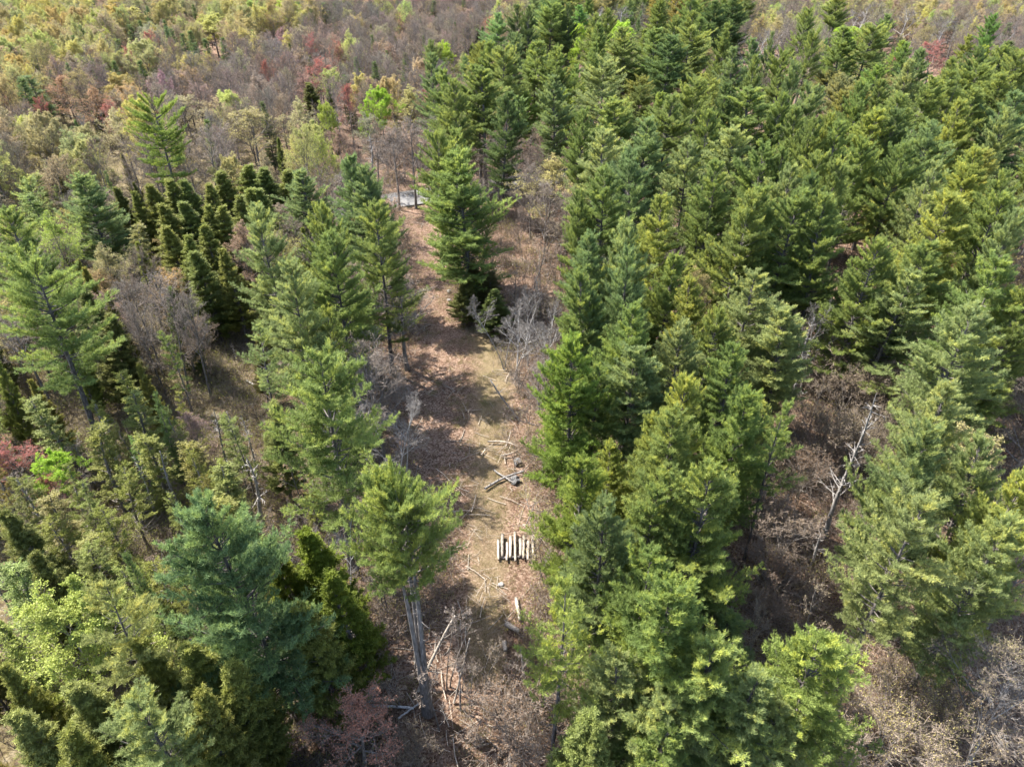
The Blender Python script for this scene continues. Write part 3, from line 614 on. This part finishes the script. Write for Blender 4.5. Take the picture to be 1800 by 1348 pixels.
for a, b, w, c, h in [(890,1240,130,BROWNB,3.4),(950,1225,80,BROWNB,2.8),(680,520,70,BROWNB,4),(1580,1290,150,YO,4),(1640,1240,120,YO,4),(1500,1330,120,TAN,3.5),(1360,1000,90,BROWNB,3),(1345,1060,70,BROWNB,3),(1390,930,90,TAN,4),(640,1110,90,BROWNB,3.5),(730,1290,60,TAN,2.5),(1540,640,110,TAN,6),(1500,680,90,TAN,5),(1450,760,90,TAN,5),(1420,820,80,BROWNB,4),(1500,760,80,TAN,5),(1580,700,90,TAN,5),(640,1180,70,BROWNB,3)]:
    h_('bush', a, b, w, c, h, mark={(890,1235): "the clearing's bare bush"}.get((a, b)))
h_('dead', 1537, 700, 90, TAN, 16, "tall grey dead snag with broken stub limbs in the right gap", 1, mark="the tall dead snag", lean=(0.0, 0.0))
for a, b, w, h in [(425,725,30,8),(232,800,34,8),(370,720,40,9),(186,760,34,9),(275,790,34,9),(1620,610,20,5),(1430,560,50,13),(1450,925,30,5),(410,602,12,3),(650,240,50,12),(300,1010,36,8),(100,940,36,8),(805,1160,20,6)]:
    h_('dead', a, b, w, GREYBUD, h, mark={(425,725): "the short dead trunk"}.get((a, b)))
for a, b, w, c in [(230,690,50,OLIVE_Y),(160,760,44,OLIVE),(75,700,54,OLIVE_Y),(160,720,40,OLIVE),(250,760,36,OLIVE),(300,720,36,OLIVE_Y),(340,800,36,OLIVE),(90,900,40,OLIVE),(130,850,36,OLIVE_Y),(35,850,40,OLIVE_D),(200,820,36,OLIVE),(380,810,34,OLIVE),(310,860,30,OLIVE_Y),(150,950,40,OLIVE_Y),(270,1000,46,OLIVE),(230,1010,40,OLIVE_Y),(60,1010,50,OLIVE_Y),(330,1000,40,OLIVE),(395,830,30,OLIVE_Y),(180,900,36,OLIVE)]:
    h_('swampcedar', a, b, w * 1.3, c, 10)

# ------------------------------------------------------------------ the rest of the wood, tree by tree
heroes = list(TREES)
cell = {}
def put(d): cell.setdefault((int(d['x'] // 6), int(d['y'] // 6)), []).append(d)
for d in TREES: put(d)
def clear(x, y, r, f):
    cx, cy = int(x // 6), int(y // 6)
    for i in range(-2, 3):
        for j in range(-2, 3):
            for e in cell.get((cx + i, cy + j), ()):
                if (e['x'] - x) ** 2 + (e['y'] - y) ** 2 < (f * (r + e['r'])) ** 2: return False
    return True
def hides(x, y, h, r, kind):
    """would this crown stand over a clearing or in front of a tree placed from the photograph?"""
    pts = [proj(x, y, z) for z in (h, h * 0.75, h * 0.45)]
    for px, py, d in pts:
        w = r / d * FPX
        for O in (OPENINGS[:1] if kind in ('sapling', 'bush') else OPENINGS):
            if inside(O, px, py) or inside(O, px - w * 0.7, py) or inside(O, px + w * 0.7, py): return True
    px, py, d = pts[0]
    if kind in ('sapling', 'swampcedar', 'bush'): return False
    for e in heroes:
        if e['d'] > d - 1 and abs(px - e['px']) < 0.5 * e['w'] + 0.25 * r / d * FPX and e['py'] - 4 < py < e['py'] + 1.0 * e['w']: return True
    return False
R_PINES = [(905,70),(950,-10),(1320,-10),(1290,130),(1400,130),(1480,40),(1570,60),(1600,85),(1830,80),(1830,1110),(1560,1120),(1560,1400),(985,1400),(960,900),(990,600),(1010,330),(990,200),(900,200),(740,100)]
def zone(px, py, x, y, z):
    n = 0.5 + 0.5 * math.sin(x * 0.045 + 1.3) * math.cos(y * 0.038 + x * 0.01)
    k = z.random()
    if inside(R_PINES, px, py):
        if k < 0.42: return 'pine', [M_, M_, P_, B, Y_][z.randrange(5)], z.uniform(14, 20)
        if k < 0.56: return 'youngpine', [M_, B, P_][z.randrange(3)], z.uniform(8, 13)
        if k < 0.88: return 'sapling', TAN, z.uniform(5, 8)
        if k < 0.95: return 'leafing', YO, z.uniform(9, 13)
        return 'bare', GREYBUD, z.uniform(10, 13)
    if py > 1040 and px < 640:
        return ('cedar', [OLIVE, OLIVE_D, OLIVE_Y][z.randrange(3)], z.uniform(8, 13)) if k < 0.8 else ('sapling', TAN, 6.5)
    if py > 640 and px < 560:
        if k < 0.62: return 'swampcedar', [OLIVE, OLIVE_Y, OLIVE_Y][z.randrange(3)], z.uniform(7, 11)
        if k < 0.86: return 'sapling', [TAN, YO, GREYBUD][z.randrange(3)], z.uniform(5, 8)
        return 'dead', GREYBUD, z.uniform(7, 10)
    if py > 300 and px < 560:
        if k < 0.40: return 'cedar', [OLIVE, OLIVE_D][z.randrange(2)], z.uniform(8, 12)
        if k < 0.55: return 'swampcedar', OLIVE_Y, z.uniform(8, 12)
        if k < 0.80: return 'bare', [GREYBUD, BROWNB][z.randrange(2)], z.uniform(9, 13)
        return 'leafing', [TAN, YO][z.randrange(2)], z.uniform(8, 12)
    if px >= 560 and py > 200:
        if k < 0.45: return 'bare', [GREYBUD, BROWNB][z.randrange(2)], z.uniform(9, 13)
        if k < 0.85: return 'sapling', [TAN, GREYBUD][z.randrange(2)], z.uniform(5, 8)
        return 'leafing', TAN, z.uniform(8, 12)
    if px > 900:      # far ridge on the right
        if py < 35:
            return ('leafing', [YO, YG, YG, TAN, PALEY][z.randrange(5)], z.uniform(12, 16)) if k < 0.55 else ('bare', [GREYBUD, TAN][z.randrange(2)], z.uniform(12, 16))
        if k < 0.62: return 'bare', [GREYBUD, TAN, TAN, GREYBUD][z.randrange(4)], z.uniform(12, 16)
        if k < 0.72: return 'birch', GREYBUD, z.uniform(12, 15)
        return 'leafing', [YO, TAN, PALEY, YG][z.randrange(4)], z.uniform(12, 15)
    yel = (1 if py < 130 - px * 0.18 else 0.35 if py < 250 else 0.25) * (0.5 + n)
    if px > 520: yel *= 0.35
    if k < 0.8 * yel: return z.choice(['leafing', 'paleleaf', 'leafing']), z.choice([YG, YG, PALEY, YO]), z.uniform(12, 16)
    if k > 0.95: return 'spruce', D_, z.uniform(11, 15)
    if k > 0.90: return 'cedar', OLIVE_D, z.uniform(9, 13)
    if k > 0.84 and 60 < py < 240: return 'redbud', z.choice([RED, ORANGE, PINKB, PINKB]), z.uniform(12, 15)
    if k > 0.74: return 'leafing', TAN, z.uniform(11, 14)
    return 'bare', z.choice([GREYBUD, GREYBUD, PINKB, TAN, BROWNB]), z.uniform(12, 16)
RAD = dict(pine=(3.8, 5.2), youngpine=(1.6, 2.6), sapling=(1.0, 1.7), leafing=(2.6, 3.9), paleleaf=(2.6, 3.6), bare=(2.6, 4.0), cedar=(1.4, 2.2), swampcedar=(0.8, 1.5),
           dead=(1.2, 1.8), bush=(1.4, 2.2), birch=(1.9, 2.8), redbud=(2.4, 3.3), spruce=(1.5, 2.4))
cand = []
z = random.Random(5)
yy = 8.0
while yy < 560:
    stp = 3.4
    xx = -0.80 * yy - 30
    while xx < 0.80 * yy + 22:
        cand.append((xx + z.uniform(-1.5, 1.5), yy + z.uniform(-1.5, 1.5))); xx += stp
    yy += stp
z.shuffle(cand)
cand.sort(key=lambda c: int(c[1] / 60))
for x, y in cand:
    px, py, d = proj(x, y, 12)
    if py < -90: continue
    kind, col, h = zone(px, py, x, y, z)
    r = z.uniform(*RAD[kind]) * (h / DEF_H[kind]) ** 0.5
    if not clear(x, y, r, 0.70 if kind == 'pine' else 0.60 if y > 150 else 0.52): continue
    g = proj(x, y, 0)
    if inside(CLEARING, g[0], g[1]): continue
    if kind != 'sapling' and any(inside(O, g[0], g[1]) for O in OPENINGS[:4]): kind, col, h = z.choice([('sapling', TAN, 6), ('sapling', GREYBUD, 5), ('bush', YO, 3.2), ('bush', TAN, 2.8)]); r = z.uniform(1.1, 1.8)
    if abs((y - 138.5 - 0.44 * (x + 10)) / 1.09) < 4.5 and y < 260 and -60 < x < 60: continue
    if hides(x, y, h, r, kind):
        if kind != 'pine' and z.random() < 0.25 and h < 9 : pass
        else: continue
    c = tuple(v * z.uniform(0.86, 1.14) for v in col)
    put(tree(kind, x, y, h, r, c, info=dict(px=px, py=py, d=d, w=2 * r / d * FPX)))
from collections import Counter
print("TREES", len(heroes), len(TREES), Counter(NAME[d['kind']] for d in TREES))
# ------------------------------------------------------------------ which trees are things of their own, and what each is called
MARKS = [(d['mark'], d) for d in heroes if d.get('mark')]
LIMIT = 300
by = {}
for d in TREES:
    px, py, dd = proj(d['x'], d['y'], d['h'] * 0.7)
    d['cx'], d['cy'] = px, py
    vis = -60 < px < 1860 and -40 < py < 1440
    d['area'] = (d['r'] * d['h'] / dd ** 2) * (1 if vis else 0.0001) * (50 if d.get('hero') else 1)
    d['vis'] = vis
    by.setdefault(NAME[d['kind']], []).append(d)
things, rest = [], {}
for nm, L in by.items():
    L.sort(key=lambda d: -d['area'])
    things += [d for d in L[:LIMIT] if d['vis']]
    rest[nm] = L[LIMIT:] + [d for d in L[:LIMIT] if not d['vis']]
KN = dict(pine='pine', oldpine='pine', thinpine='thin pine', youngpine='young pine', cedar='cedar', spruce='spruce', swampcedar='swamp cedar', bare='bare tree',
          birch='pale birch', leafing='leafing tree', paleleaf='leafing tree', redbud='red-budded tree', sapling='thin sapling', bush='bare bush', dead='dead snag', lone='pine')
def shade(d):
    r, g, b = d['color']; k = NAME[d['kind']]
    if k in ('dead_tree', 'birch_tree'): return 'grey'
    if k in ('bare_tree', 'sapling', 'bare_bush'): return 'grey' if r < 0.26 and b > r * 0.55 else 'pinkish' if b > r * 0.45 else 'brown' if r < 0.26 and g < r * 0.7 else 'tan'
    if k == 'red_budded_tree': return 'orange' if g > 0.17 and b < 0.135 and g > r * 0.5 and b < r * 0.35 else 'pinkish' if g > r * 0.5 else 'deep red'
    if k == 'leafing_tree': return 'lime' if g > r * 1.15 else 'yellow-green' if g > r * 0.95 and b < 0.12 else 'pale yellow' if b > 0.13 and r > 0.30 else 'golden' if r > 0.29 else 'tan'
    if k in ('cedar_tree', 'swamp_cedar'): return 'dark olive' if g < 0.15 else 'yellow-olive' if g > 0.215 else 'olive'
    return 'bluish' if b > g * 0.38 and g < 0.25 and r < g * 0.7 else 'yellowish' if r > g * 0.81 else 'dark green' if g < 0.18 else 'pale green' if g > 0.255 else 'green'
def size(d):
    q = d['h'] / DEF_H[d['kind']]; w = d['r'] / d['h']
    a = 'tall' if q > 1.02 else 'short' if q < 0.8 else ''
    base = {'pine': 0.19, 'oldpine': 0.21, 'thinpine': 0.15, 'youngpine': 0.22, 'cedar': 0.17, 'spruce': 0.15, 'swampcedar': 0.13, 'bare': 0.23, 'leafing': 0.24, 'paleleaf': 0.24}.get(d['kind'], 0.22)
    b = 'broad' if w > base * 1.15 else 'narrow' if w < base * 0.88 else ''
    return ' '.join(v for v in (a, b) if v)
ORD = ['', 'second ', 'third ', 'fourth ', 'fifth ', 'sixth ', 'seventh ', 'eighth ', 'ninth ', 'tenth ']
buck = {}
for d in things:
    if d['label']: continue
    m, e = min(MARKS, key=lambda m: ((m[1]['cx'] - d['cx']) ** 2 + (m[1]['cy'] - d['cy']) ** 2) + (1e9 if m[1] is d else 0))
    dx, dy = d['cx'] - e['cx'], d['cy'] - e['cy']; a = math.degrees(math.atan2(-dy, dx)) % 360
    s = ['right of', 'up-right of', 'behind', 'up-left of', 'left of', 'down-left of', 'in front of', 'down-right of'][int(((a + 22.5) % 360) // 45)]
    d['key'] = (' '.join(v for v in (size(d), shade(d), KN[d['kind']]) if v), s, m)
    buck.setdefault(d['key'], []).append((dx * dx + dy * dy, d))
for key, L in buck.items():
    L.sort(key=lambda q: q[0])
    many = len(L) > 1
    for i, (_, d) in enumerate(L):
        if i < 9: d['label'] = (('nearest ' if i == 0 else ORD[i] + 'nearest ') if many else '') + "%s %s %s" % key
        else:
            d['label'] = "%s farther %s %s" % (key[0], key[1], key[2])
for d in things: realise(d)
print("THINGS", len(things), "labels", len(set(d['label'] for d in things)), {k: len(v) for k, v in rest.items()})

# ------------------------------------------------------------------ everything past that: one mass per kind
def scatter(name, protos, pts):
    """protos: list of (mesh, colour, H, R); pts: (x, y, z, rotz, sx, sz, index)"""
    col = bpy.data.collections.new(name + "_sources")
    for i, (me, c, *_r) in enumerate(protos):
        o = bpy.data.objects.new("%s_source_%03d" % (name, i), me); tint(o, c); col.objects.link(o)
    me = bpy.data.meshes.new(name); me.vertices.add(len(pts)); P = np.array(pts, np.float32)
    me.vertices.foreach_set("co", P[:, :3].ravel())
    a = me.attributes.new("turn", 'FLOAT_VECTOR', 'POINT'); a.data.foreach_set("vector", np.stack([P[:, 3] * 0, P[:, 3] * 0, P[:, 3]], -1).ravel())
    a = me.attributes.new("size", 'FLOAT_VECTOR', 'POINT'); a.data.foreach_set("vector", np.stack([P[:, 4], P[:, 4], P[:, 5]], -1).ravel())
    if len(pts[0]) > 7: T = P[:, 7:10]
    else: T = np.array([p[1] for p in protos], np.float32)[P[:, 6].astype(int)]
    a = me.attributes.new("tint", 'FLOAT_COLOR', 'POINT'); a.data.foreach_set("color", np.concatenate([T, np.ones((len(T), 1))], 1).astype(np.float32).ravel())
    a = me.attributes.new("pick", 'INT', 'POINT'); a.data.foreach_set("value", P[:, 6].astype(np.int32))
    o = bpy.data.objects.new(name, me); S.collection.objects.link(o); o["kind"] = "stuff"
    ng = bpy.data.node_groups.new(name, 'GeometryNodeTree')
    ng.interface.new_socket("Geometry", in_out='INPUT', socket_type='NodeSocketGeometry')
    ng.interface.new_socket("Geometry", in_out='OUTPUT', socket_type='NodeSocketGeometry')
    N = ng.nodes.new; L = ng.links.new
    gi, go = N('NodeGroupInput'), N('NodeGroupOutput'); ci = N('GeometryNodeCollectionInfo'); ci.inputs[0].default_value = col
    ci.inputs["Separate Children"].default_value = True; ci.inputs["Reset Children"].default_value = True
    ip = N('GeometryNodeInstanceOnPoints'); ip.inputs["Pick Instance"].default_value = True
    def na(nm, t):
        n = N('GeometryNodeInputNamedAttribute'); n.data_type = t; n.inputs[0].default_value = nm; return n.outputs[0]
    er = N('FunctionNodeEulerToRotation'); L(na("turn", 'FLOAT_VECTOR'), er.inputs[0])
    mp = N('GeometryNodeMeshToPoints'); L(gi.outputs[0], mp.inputs[0]); L(mp.outputs[0], ip.inputs["Points"])
    L(ci.outputs[0], ip.inputs["Instance"]); L(na("pick", 'INT'), ip.inputs["Instance Index"])
    L(er.outputs[0], ip.inputs["Rotation"]); L(na("size", 'FLOAT_VECTOR'), ip.inputs["Scale"]); L(ip.outputs[0], go.inputs[0])
    md = o.modifiers.new("scatter", 'NODES'); md.node_group = ng
    return o
FAR = dict(pine_tree='distant_pine_wood', bare_tree='distant_bare_wood', leafing_tree='distant_leafing_wood', sapling='undergrowth_saplings', cedar_tree='distant_cedars', spruce_tree='distant_spruces',
           swamp_cedar='thin_swamp_cedars', birch_tree='distant_birches', red_budded_tree='distant_red_maples', dead_tree='dead_stems', bare_bush='bare_bushes')
for nm, L in rest.items():
    if not L: continue
    protos, idx, pts = [], {}, []
    for d in L:
        k = d['p'][2].name
        if k not in idx:
            idx[k] = len(protos); protos.append((d['p'][2], d['color']))
        pts.append((d['x'], d['y'], 0, d['rz'], d['sx'], d['sz'], idx[k], *d['color']))
    o = scatter(FAR[nm], protos, pts)
    o["label"] = "far %s running on beyond the trees one can tell apart" % FAR[nm].replace('distant_', '').replace('_', ' '); o["category"] = "distant wood"

# ------------------------------------------------------------------ low brush, seedlings and fallen sticks over the forest floor
def brush_mesh(seed, n, spread_, hgt, leafn, name):
    rng = np.random.default_rng(seed); A = Arr()
    P = np.stack([rng.normal(0, spread_, n), rng.normal(0, spread_, n), np.zeros(n)], -1)
    D = unit(np.stack([rng.normal(0, 0.35, n), rng.normal(0, 0.35, n), np.ones(n)], -1)); L = hgt * rng.uniform(0.4, 1.1, n)
    blades(A, P, D, L, np.full(n, 0.028), rng, 0)
    i = rng.integers(0, n, n * 4); q = rng.uniform(0.3, 0.95, n * 4)
    X = P[i] + D[i] * (L[i] * q)[:, None]; D2 = unit(D[i] + rng.normal(size=(n * 4, 3)) * 0.6)
    blades(A, X, D2, L[i] * 0.35, np.full(n * 4, 0.02), rng, 0)
    if leafn:
        j = rng.integers(0, n * 4, leafn)
        leafquads(A, X[j] + D2[j] * (L[i][j] * rng.uniform(0.1, 0.35, leafn))[:, None], unit(rng.normal(size=(leafn, 3))), rng.uniform(0.05, 0.11, leafn), rng, 1, rng.random(leafn))
    return A.mesh(name, [M_TWIG, M_LEAF])
def stick_mesh(seed, name):
    rng = np.random.default_rng(seed); A = Arr(); n = 9
    P0 = np.stack([rng.normal(0, 1.0, n), rng.normal(0, 1.0, n), rng.uniform(0.02, 0.1, n)], -1); a = rng.uniform(0, 6.28, n); l = rng.uniform(0.4, 2.2, n)
    P1 = P0 + np.stack([np.cos(a) * l, np.sin(a) * l, rng.uniform(-0.02, 0.12, n)], -1)
    tubes(A, np.stack([P0, (P0 + P1) / 2 + rng.normal(0, 0.05, (n, 3)), P1], 1), np.repeat(rng.uniform(0.012, 0.035, n)[:, None], 3, 1), 4)
    return A.mesh(name, [M_CUT])
zb = random.Random(8); pts = []; sticks = []; tuftp = []
bp = [(brush_mesh(200 + i, 34, 0.55, 1.5, [60, 120, 0, 90][i], "brush"), [(0.30, 0.24, 0.08), (0.30, 0.30, 0.05), GREYBUD, (0.22, 0.25, 0.04)][i]) for i in range(4)]
for _ in range(26000):
    y = zb.uniform(18, 190); x = zb.uniform(-0.8 * y - 10, 0.8 * y + 10)
    if zb.random() > min(1, 80 / y) : continue
    g = proj(x, y, 0.3)
    ins = inside(CLEARING, g[0], g[1])
    if ins and zb.random() < 0.93: continue
    if zb.random() < 0.35 and g[0] > 960: continue
    sc = zb.uniform(0.5, 1.3) * (0.45 if ins else 1)
    k = zb.choice([0, 1, 3, 3, 2] if g[0] < 600 else [0, 0, 2, 2, 1])
    pts.append((x, y, -0.05, zb.uniform(0, 6.28), sc, sc * zb.uniform(0.7, 1.3), k))
    if zb.random() < (0.6 if ins else 0.10): sticks.append((x + 1, y, -0.02, zb.uniform(0, 6.28), zb.uniform(0.6, 1.4), 1, zb.randrange(2)))
o = scatter("underbrush", bp, pts); o["label"] = "thin brown and green brush covering the forest floor"; o["category"] = "underbrush"
o = scatter("fallen_sticks", [(stick_mesh(1, "sticks"), GREYBUD), (stick_mesh(2, "sticks"), GREYBUD)], sticks); o["label"] = "pale dead sticks strewn over the forest floor"; o["category"] = "sticks"
def grass_mesh(seed, name):
    rng = np.random.default_rng(seed); A = Arr(); n = 60
    P = np.stack([rng.normal(0, 0.3, n), rng.normal(0, 0.3, n), np.zeros(n)], -1); D = unit(np.stack([rng.normal(0, 0.6, n), rng.normal(0, 0.6, n), np.ones(n)], -1))
    blades(A, P, D, rng.uniform(0.08, 0.28, n), np.full(n, 0.03), rng, 0, rng.random(n)); return A.mesh(name, [M_LEAF])
gp = [(grass_mesh(1, "grass"), (0.30, 0.25, 0.13)), (grass_mesh(2, "grass"), (0.19, 0.20, 0.06)), (grass_mesh(3, "grass"), (0.33, 0.27, 0.18))]
for _ in range(14000):
    y = zb.uniform(22, 130); x = zb.uniform(-22, 8)
    g = proj(x, y, 0)
    if inside(CLEARING, *g[:2]):
        c = abs(g[0] - 862) < 60
        if zb.random() < (0.45 if c else 0.15): tuftp.append((x, y, -0.05, zb.uniform(0, 6.28), zb.uniform(0.6, 1.3), zb.uniform(0.6, 1.3), zb.choice([0, 0, 1, 2])))
o = scatter("grass", gp, tuftp); o["label"] = "short dry and green grass tufts on the open track"; o["category"] = "grass"

# ------------------------------------------------------------------ logs, fallen birch, branches and stones on the clearing
def log_object(name, label, cat, p0, p1, r, mat, group=None, stubs=0, seed=0, bend=0.0):
    rng = np.random.default_rng(seed); p0, p1 = np.array(p0, float), np.array(p1, float)
    c = (p0 + p1) / 2; c[2] = 0; A = Arr(); n = 9; q = np.linspace(0, 1, n)[:, None]
    d = p1 - p0; L = np.linalg.norm(d); pr = np.array([-d[1], d[0], 0]) / L
    P = p0 + d * q + pr * np.sin(q * 3.1) * bend + rng.normal(0, 0.012, (n, 3)) - c
    tubes(A, P[None], (r * (1.05 - 0.3 * q[:, 0]) * rng.uniform(0.94, 1.06, n))[None], 10, 0, cap=True)
    o = bpy.data.objects.new(name, A.mesh(name, [mat])); S.collection.objects.link(o); o.location = c
    tag(o, label, cat, group)
    if stubs:
        Bq = rng.uniform(0.15, 0.95, stubs); B0 = np.stack([np.interp(Bq, q[:, 0], P[:, k]) for k in range(3)], -1)
        D = unit(d / L * 0.6 + rng.normal(size=(stubs, 3)) * 0.7); D[:, 2] = np.abs(D[:, 2]) * 0.5
        Ls = L * rng.uniform(0.08, 0.28, stubs); k = np.linspace(0, 1, 4)
        for i in range(stubs):
            A = Arr(); BP = B0[i] + D[i] * (k * Ls[i])[:, None] + rng.normal(0, 0.05, 3) * (k ** 2)[:, None] * Ls[i]
            tubes(A, BP[None], (r * 0.45 * (1.05 - k * 0.85))[None], 6, 0, cap=True); part("limb", A.mesh("limb", [mat]), o)
    return o
def gpt(px, py, z=0.15): a = at(px, py, z); return (a[0], a[1], z)
log_object("fallen_birch", "long white birch trunk lying beside the foot of the lone pine", "fallen trunk", gpt(545, 1243), gpt(727, 1244), 0.12, M_BIRCH, stubs=3, seed=4, bend=0.2)
log_object("fallen_birch", "short white birch stem across the longer birch trunk", "fallen trunk", gpt(700, 1262, 0.2), gpt(742, 1232, 0.2), 0.08, M_BIRCH, seed=5)
M_OLDLOG = bark_material("old_log", (0.13, 0.11, 0.09), (0.34, 0.30, 0.25), 12)
xs = [876, 884, 891, 898, 906, 914, 921, 928, 936]
words = ["leftmost", "second from left", "third from left", "fourth from left", "middle", "fourth from right", "third from right", "second from right", "rightmost"]
for i, x in enumerate(xs):
    j = [3, -2, 5, 0, -4, 2, -1, 4, 0][i]
    log_object("cut_log", "%s pale log of the side-by-side row at the clearing's edge" % words[i], "log", gpt(x + [0, -1, 1, 0, -1, 1, 0, 1, 0][i], 943 + j * 2, [0.2, 0.26, 0.17, 0.24, 0.28, 0.2, 0.25, 0.18, 0.23][i] + 0.1), gpt(x - [0, 1, 0, 1, 0, -1, 1, 0, -1][i], 981 + [2, -3, 4, -1, 5, -4, 0, 3, -2][i], 0.26), [0.13, 0.15, 0.12, 0.15, 0.13, 0.16, 0.13, 0.15, 0.12][i], [M_CUT, M_OLDLOG][i % 4 == 1], "cut logs laid in a row", seed=20 + i)
log_object("cross_log", "dark log crossing under the near ends of the log row", "log", gpt(880, 981, 0.06), gpt(944, 976, 0.06), 0.14, M_PINEBARK, seed=41)
log_object("bleached_log", "long bleached log pointing along the clearing below the log row", "log", gpt(907, 1050), gpt(914, 1090), 0.16, M_CUT, seed=42)
log_object("bleached_log", "thick short bleached log lying crosswise left of the sparse yellow pine", "log", gpt(890, 1096), gpt(914, 1110), 0.24, M_CUT, seed=43)
log_object("bleached_log", "stubby bleached log nearest the sparse yellow pine's limbs", "log", gpt(886, 1128), gpt(889, 1144), 0.2, M_CUT, seed=44)
log_object("bleached_log", "slender bleached log running towards the bare bush", "log", gpt(916, 1140), gpt(922, 1195), 0.12, M_CUT, seed=45)
log_object("fallen_branch", "forked pale branch, upper one on the clearing's right side", "branch", gpt(857, 776), gpt(914, 787), 0.09, M_CUT, stubs=5, seed=46, bend=0.5)
log_object("fallen_branch", "curved pale branch just right of the upper forked branch", "branch", gpt(881, 800), gpt(916, 786), 0.08, M_CUT, stubs=3, seed=47, bend=-0.3)
log_object("fallen_branch", "long brown branch, lower one on the clearing's right side", "branch", gpt(852, 859), gpt(922, 828), 0.13, M_DEADWOOD, stubs=6, seed=48, bend=0.3)
log_object("fallen_branch", "grey branch crossing above the long brown branch", "branch", gpt(868, 826), gpt(905, 850), 0.09, M_DEADWOOD, stubs=5, seed=49)
log_object("fallen_branch", "short pale stick left of the upper forked branch", "branch", gpt(846, 800), gpt(853, 790), 0.08, M_CUT, seed=50)
log_object("rotten_log", "dark rotten log in the shade on the clearing's left side", "log", gpt(680, 865, 0.2), gpt(722, 858, 0.2), 0.28, M_PINEBARK, stubs=2, seed=51)
log_object("leaning_trunk", "leaning split grey trunk beside the lone pine", "dead trunk", gpt(735, 1215, 0.0), (at(800, 1082, 6.0)[0], at(800, 1082, 6.0)[1], 6.0), 0.12, M_OLDLOG, stubs=9, seed=52, bend=0.3)
log_object("leaning_trunk", "thin grey forked trunk leaning over the clearing's right edge", "dead trunk", gpt(912, 737, 0.0), (at(862, 668, 4.5)[0], at(862, 668, 4.5)[1], 4.5), 0.1, M_DEADWOOD, stubs=6, seed=53, bend=0.3)
log_object("leaning_trunk", "long dark trunk leaning out of the shade left of the thin saplings", "dead trunk", gpt(798, 1235, 0.0), (at(826, 1122, 5.0)[0], at(826, 1122, 5.0)[1], 5.0), 0.08, M_OLDLOG, stubs=2, seed=54)
log_object("fallen_birch", "pale fallen trunk across the wet gap of the swampy wood", "fallen trunk", gpt(195, 918), gpt(262, 897), 0.13, M_BIRCH, stubs=5, seed=55)
log_object("fallen_birch", "thin pale fallen trunk left of the dark spruce in the swampy wood", "fallen trunk", gpt(150, 848), gpt(218, 845), 0.09, M_BIRCH, stubs=2, seed=56)
log_object("fallen_birch", "pale broken stem lying near the left edge of the swampy wood", "fallen trunk", gpt(48, 985), gpt(70, 966), 0.10, M_BIRCH, seed=57)
log_object("fallen_birch", "straight pale trunk lying on the straw-coloured gap", "fallen trunk", gpt(432, 668), gpt(470, 690), 0.10, M_BIRCH, seed=58)
log_object("fallen_branch", "tangled grey fallen top beside the dead snag", "branch", gpt(1366, 705, 0.5), gpt(1420, 690, 1.4), 0.10, M_DEADWOOD, stubs=14, seed=59, bend=0.3)
def stone(px, py, r, label, seed, mat):
    rng = np.random.default_rng(seed); bm = __import__('bmesh').new(); __import__('bmesh').ops.create_icosphere(bm, subdivisions=3, radius=r)
    k = rng.normal(size=(4, 3)) * 2.2 / r
    for v in bm.verts:
        f = 1 + 0.13 * sum(math.sin(float(np.dot(k[i], v.co)) + i) for i in range(4)); v.co = v.co * f; v.co.z *= 0.62
    me = bpy.data.meshes.new("stone"); bm.to_mesh(me); bm.free(); me.materials.append(mat)
    x, y, _ = at(px, py, 0); o = bpy.data.objects.new("stone", me); S.collection.objects.link(o); o.location = (x, y, r * 0.12); o.rotation_euler = (0, 0, seed)
    tag(o, label, "stone", "stones along the clearing")
M_STONE = bark_material("stone", (0.07, 0.07, 0.07), (0.17, 0.165, 0.16), 5, 1)
M_PSTONE = bark_material("pale_stone", (0.18, 0.17, 0.16), (0.36, 0.34, 0.32), 5, 1)
stone(905, 845, 0.55, "larger grey stone by the long brown branch", 3, M_STONE)
stone(910, 812, 0.45, "smaller grey stone above the long brown branch", 4, M_STONE)
stone(789, 512, 0.35, "larger white stone at the central pine's left foot", 5, M_PSTONE)
stone(790, 528, 0.3, "smaller white stone at the central pine's left foot", 6, M_PSTONE)
stone(880, 1027, 0.25, "small round pale stone in the middle of the track", 7, M_PSTONE)
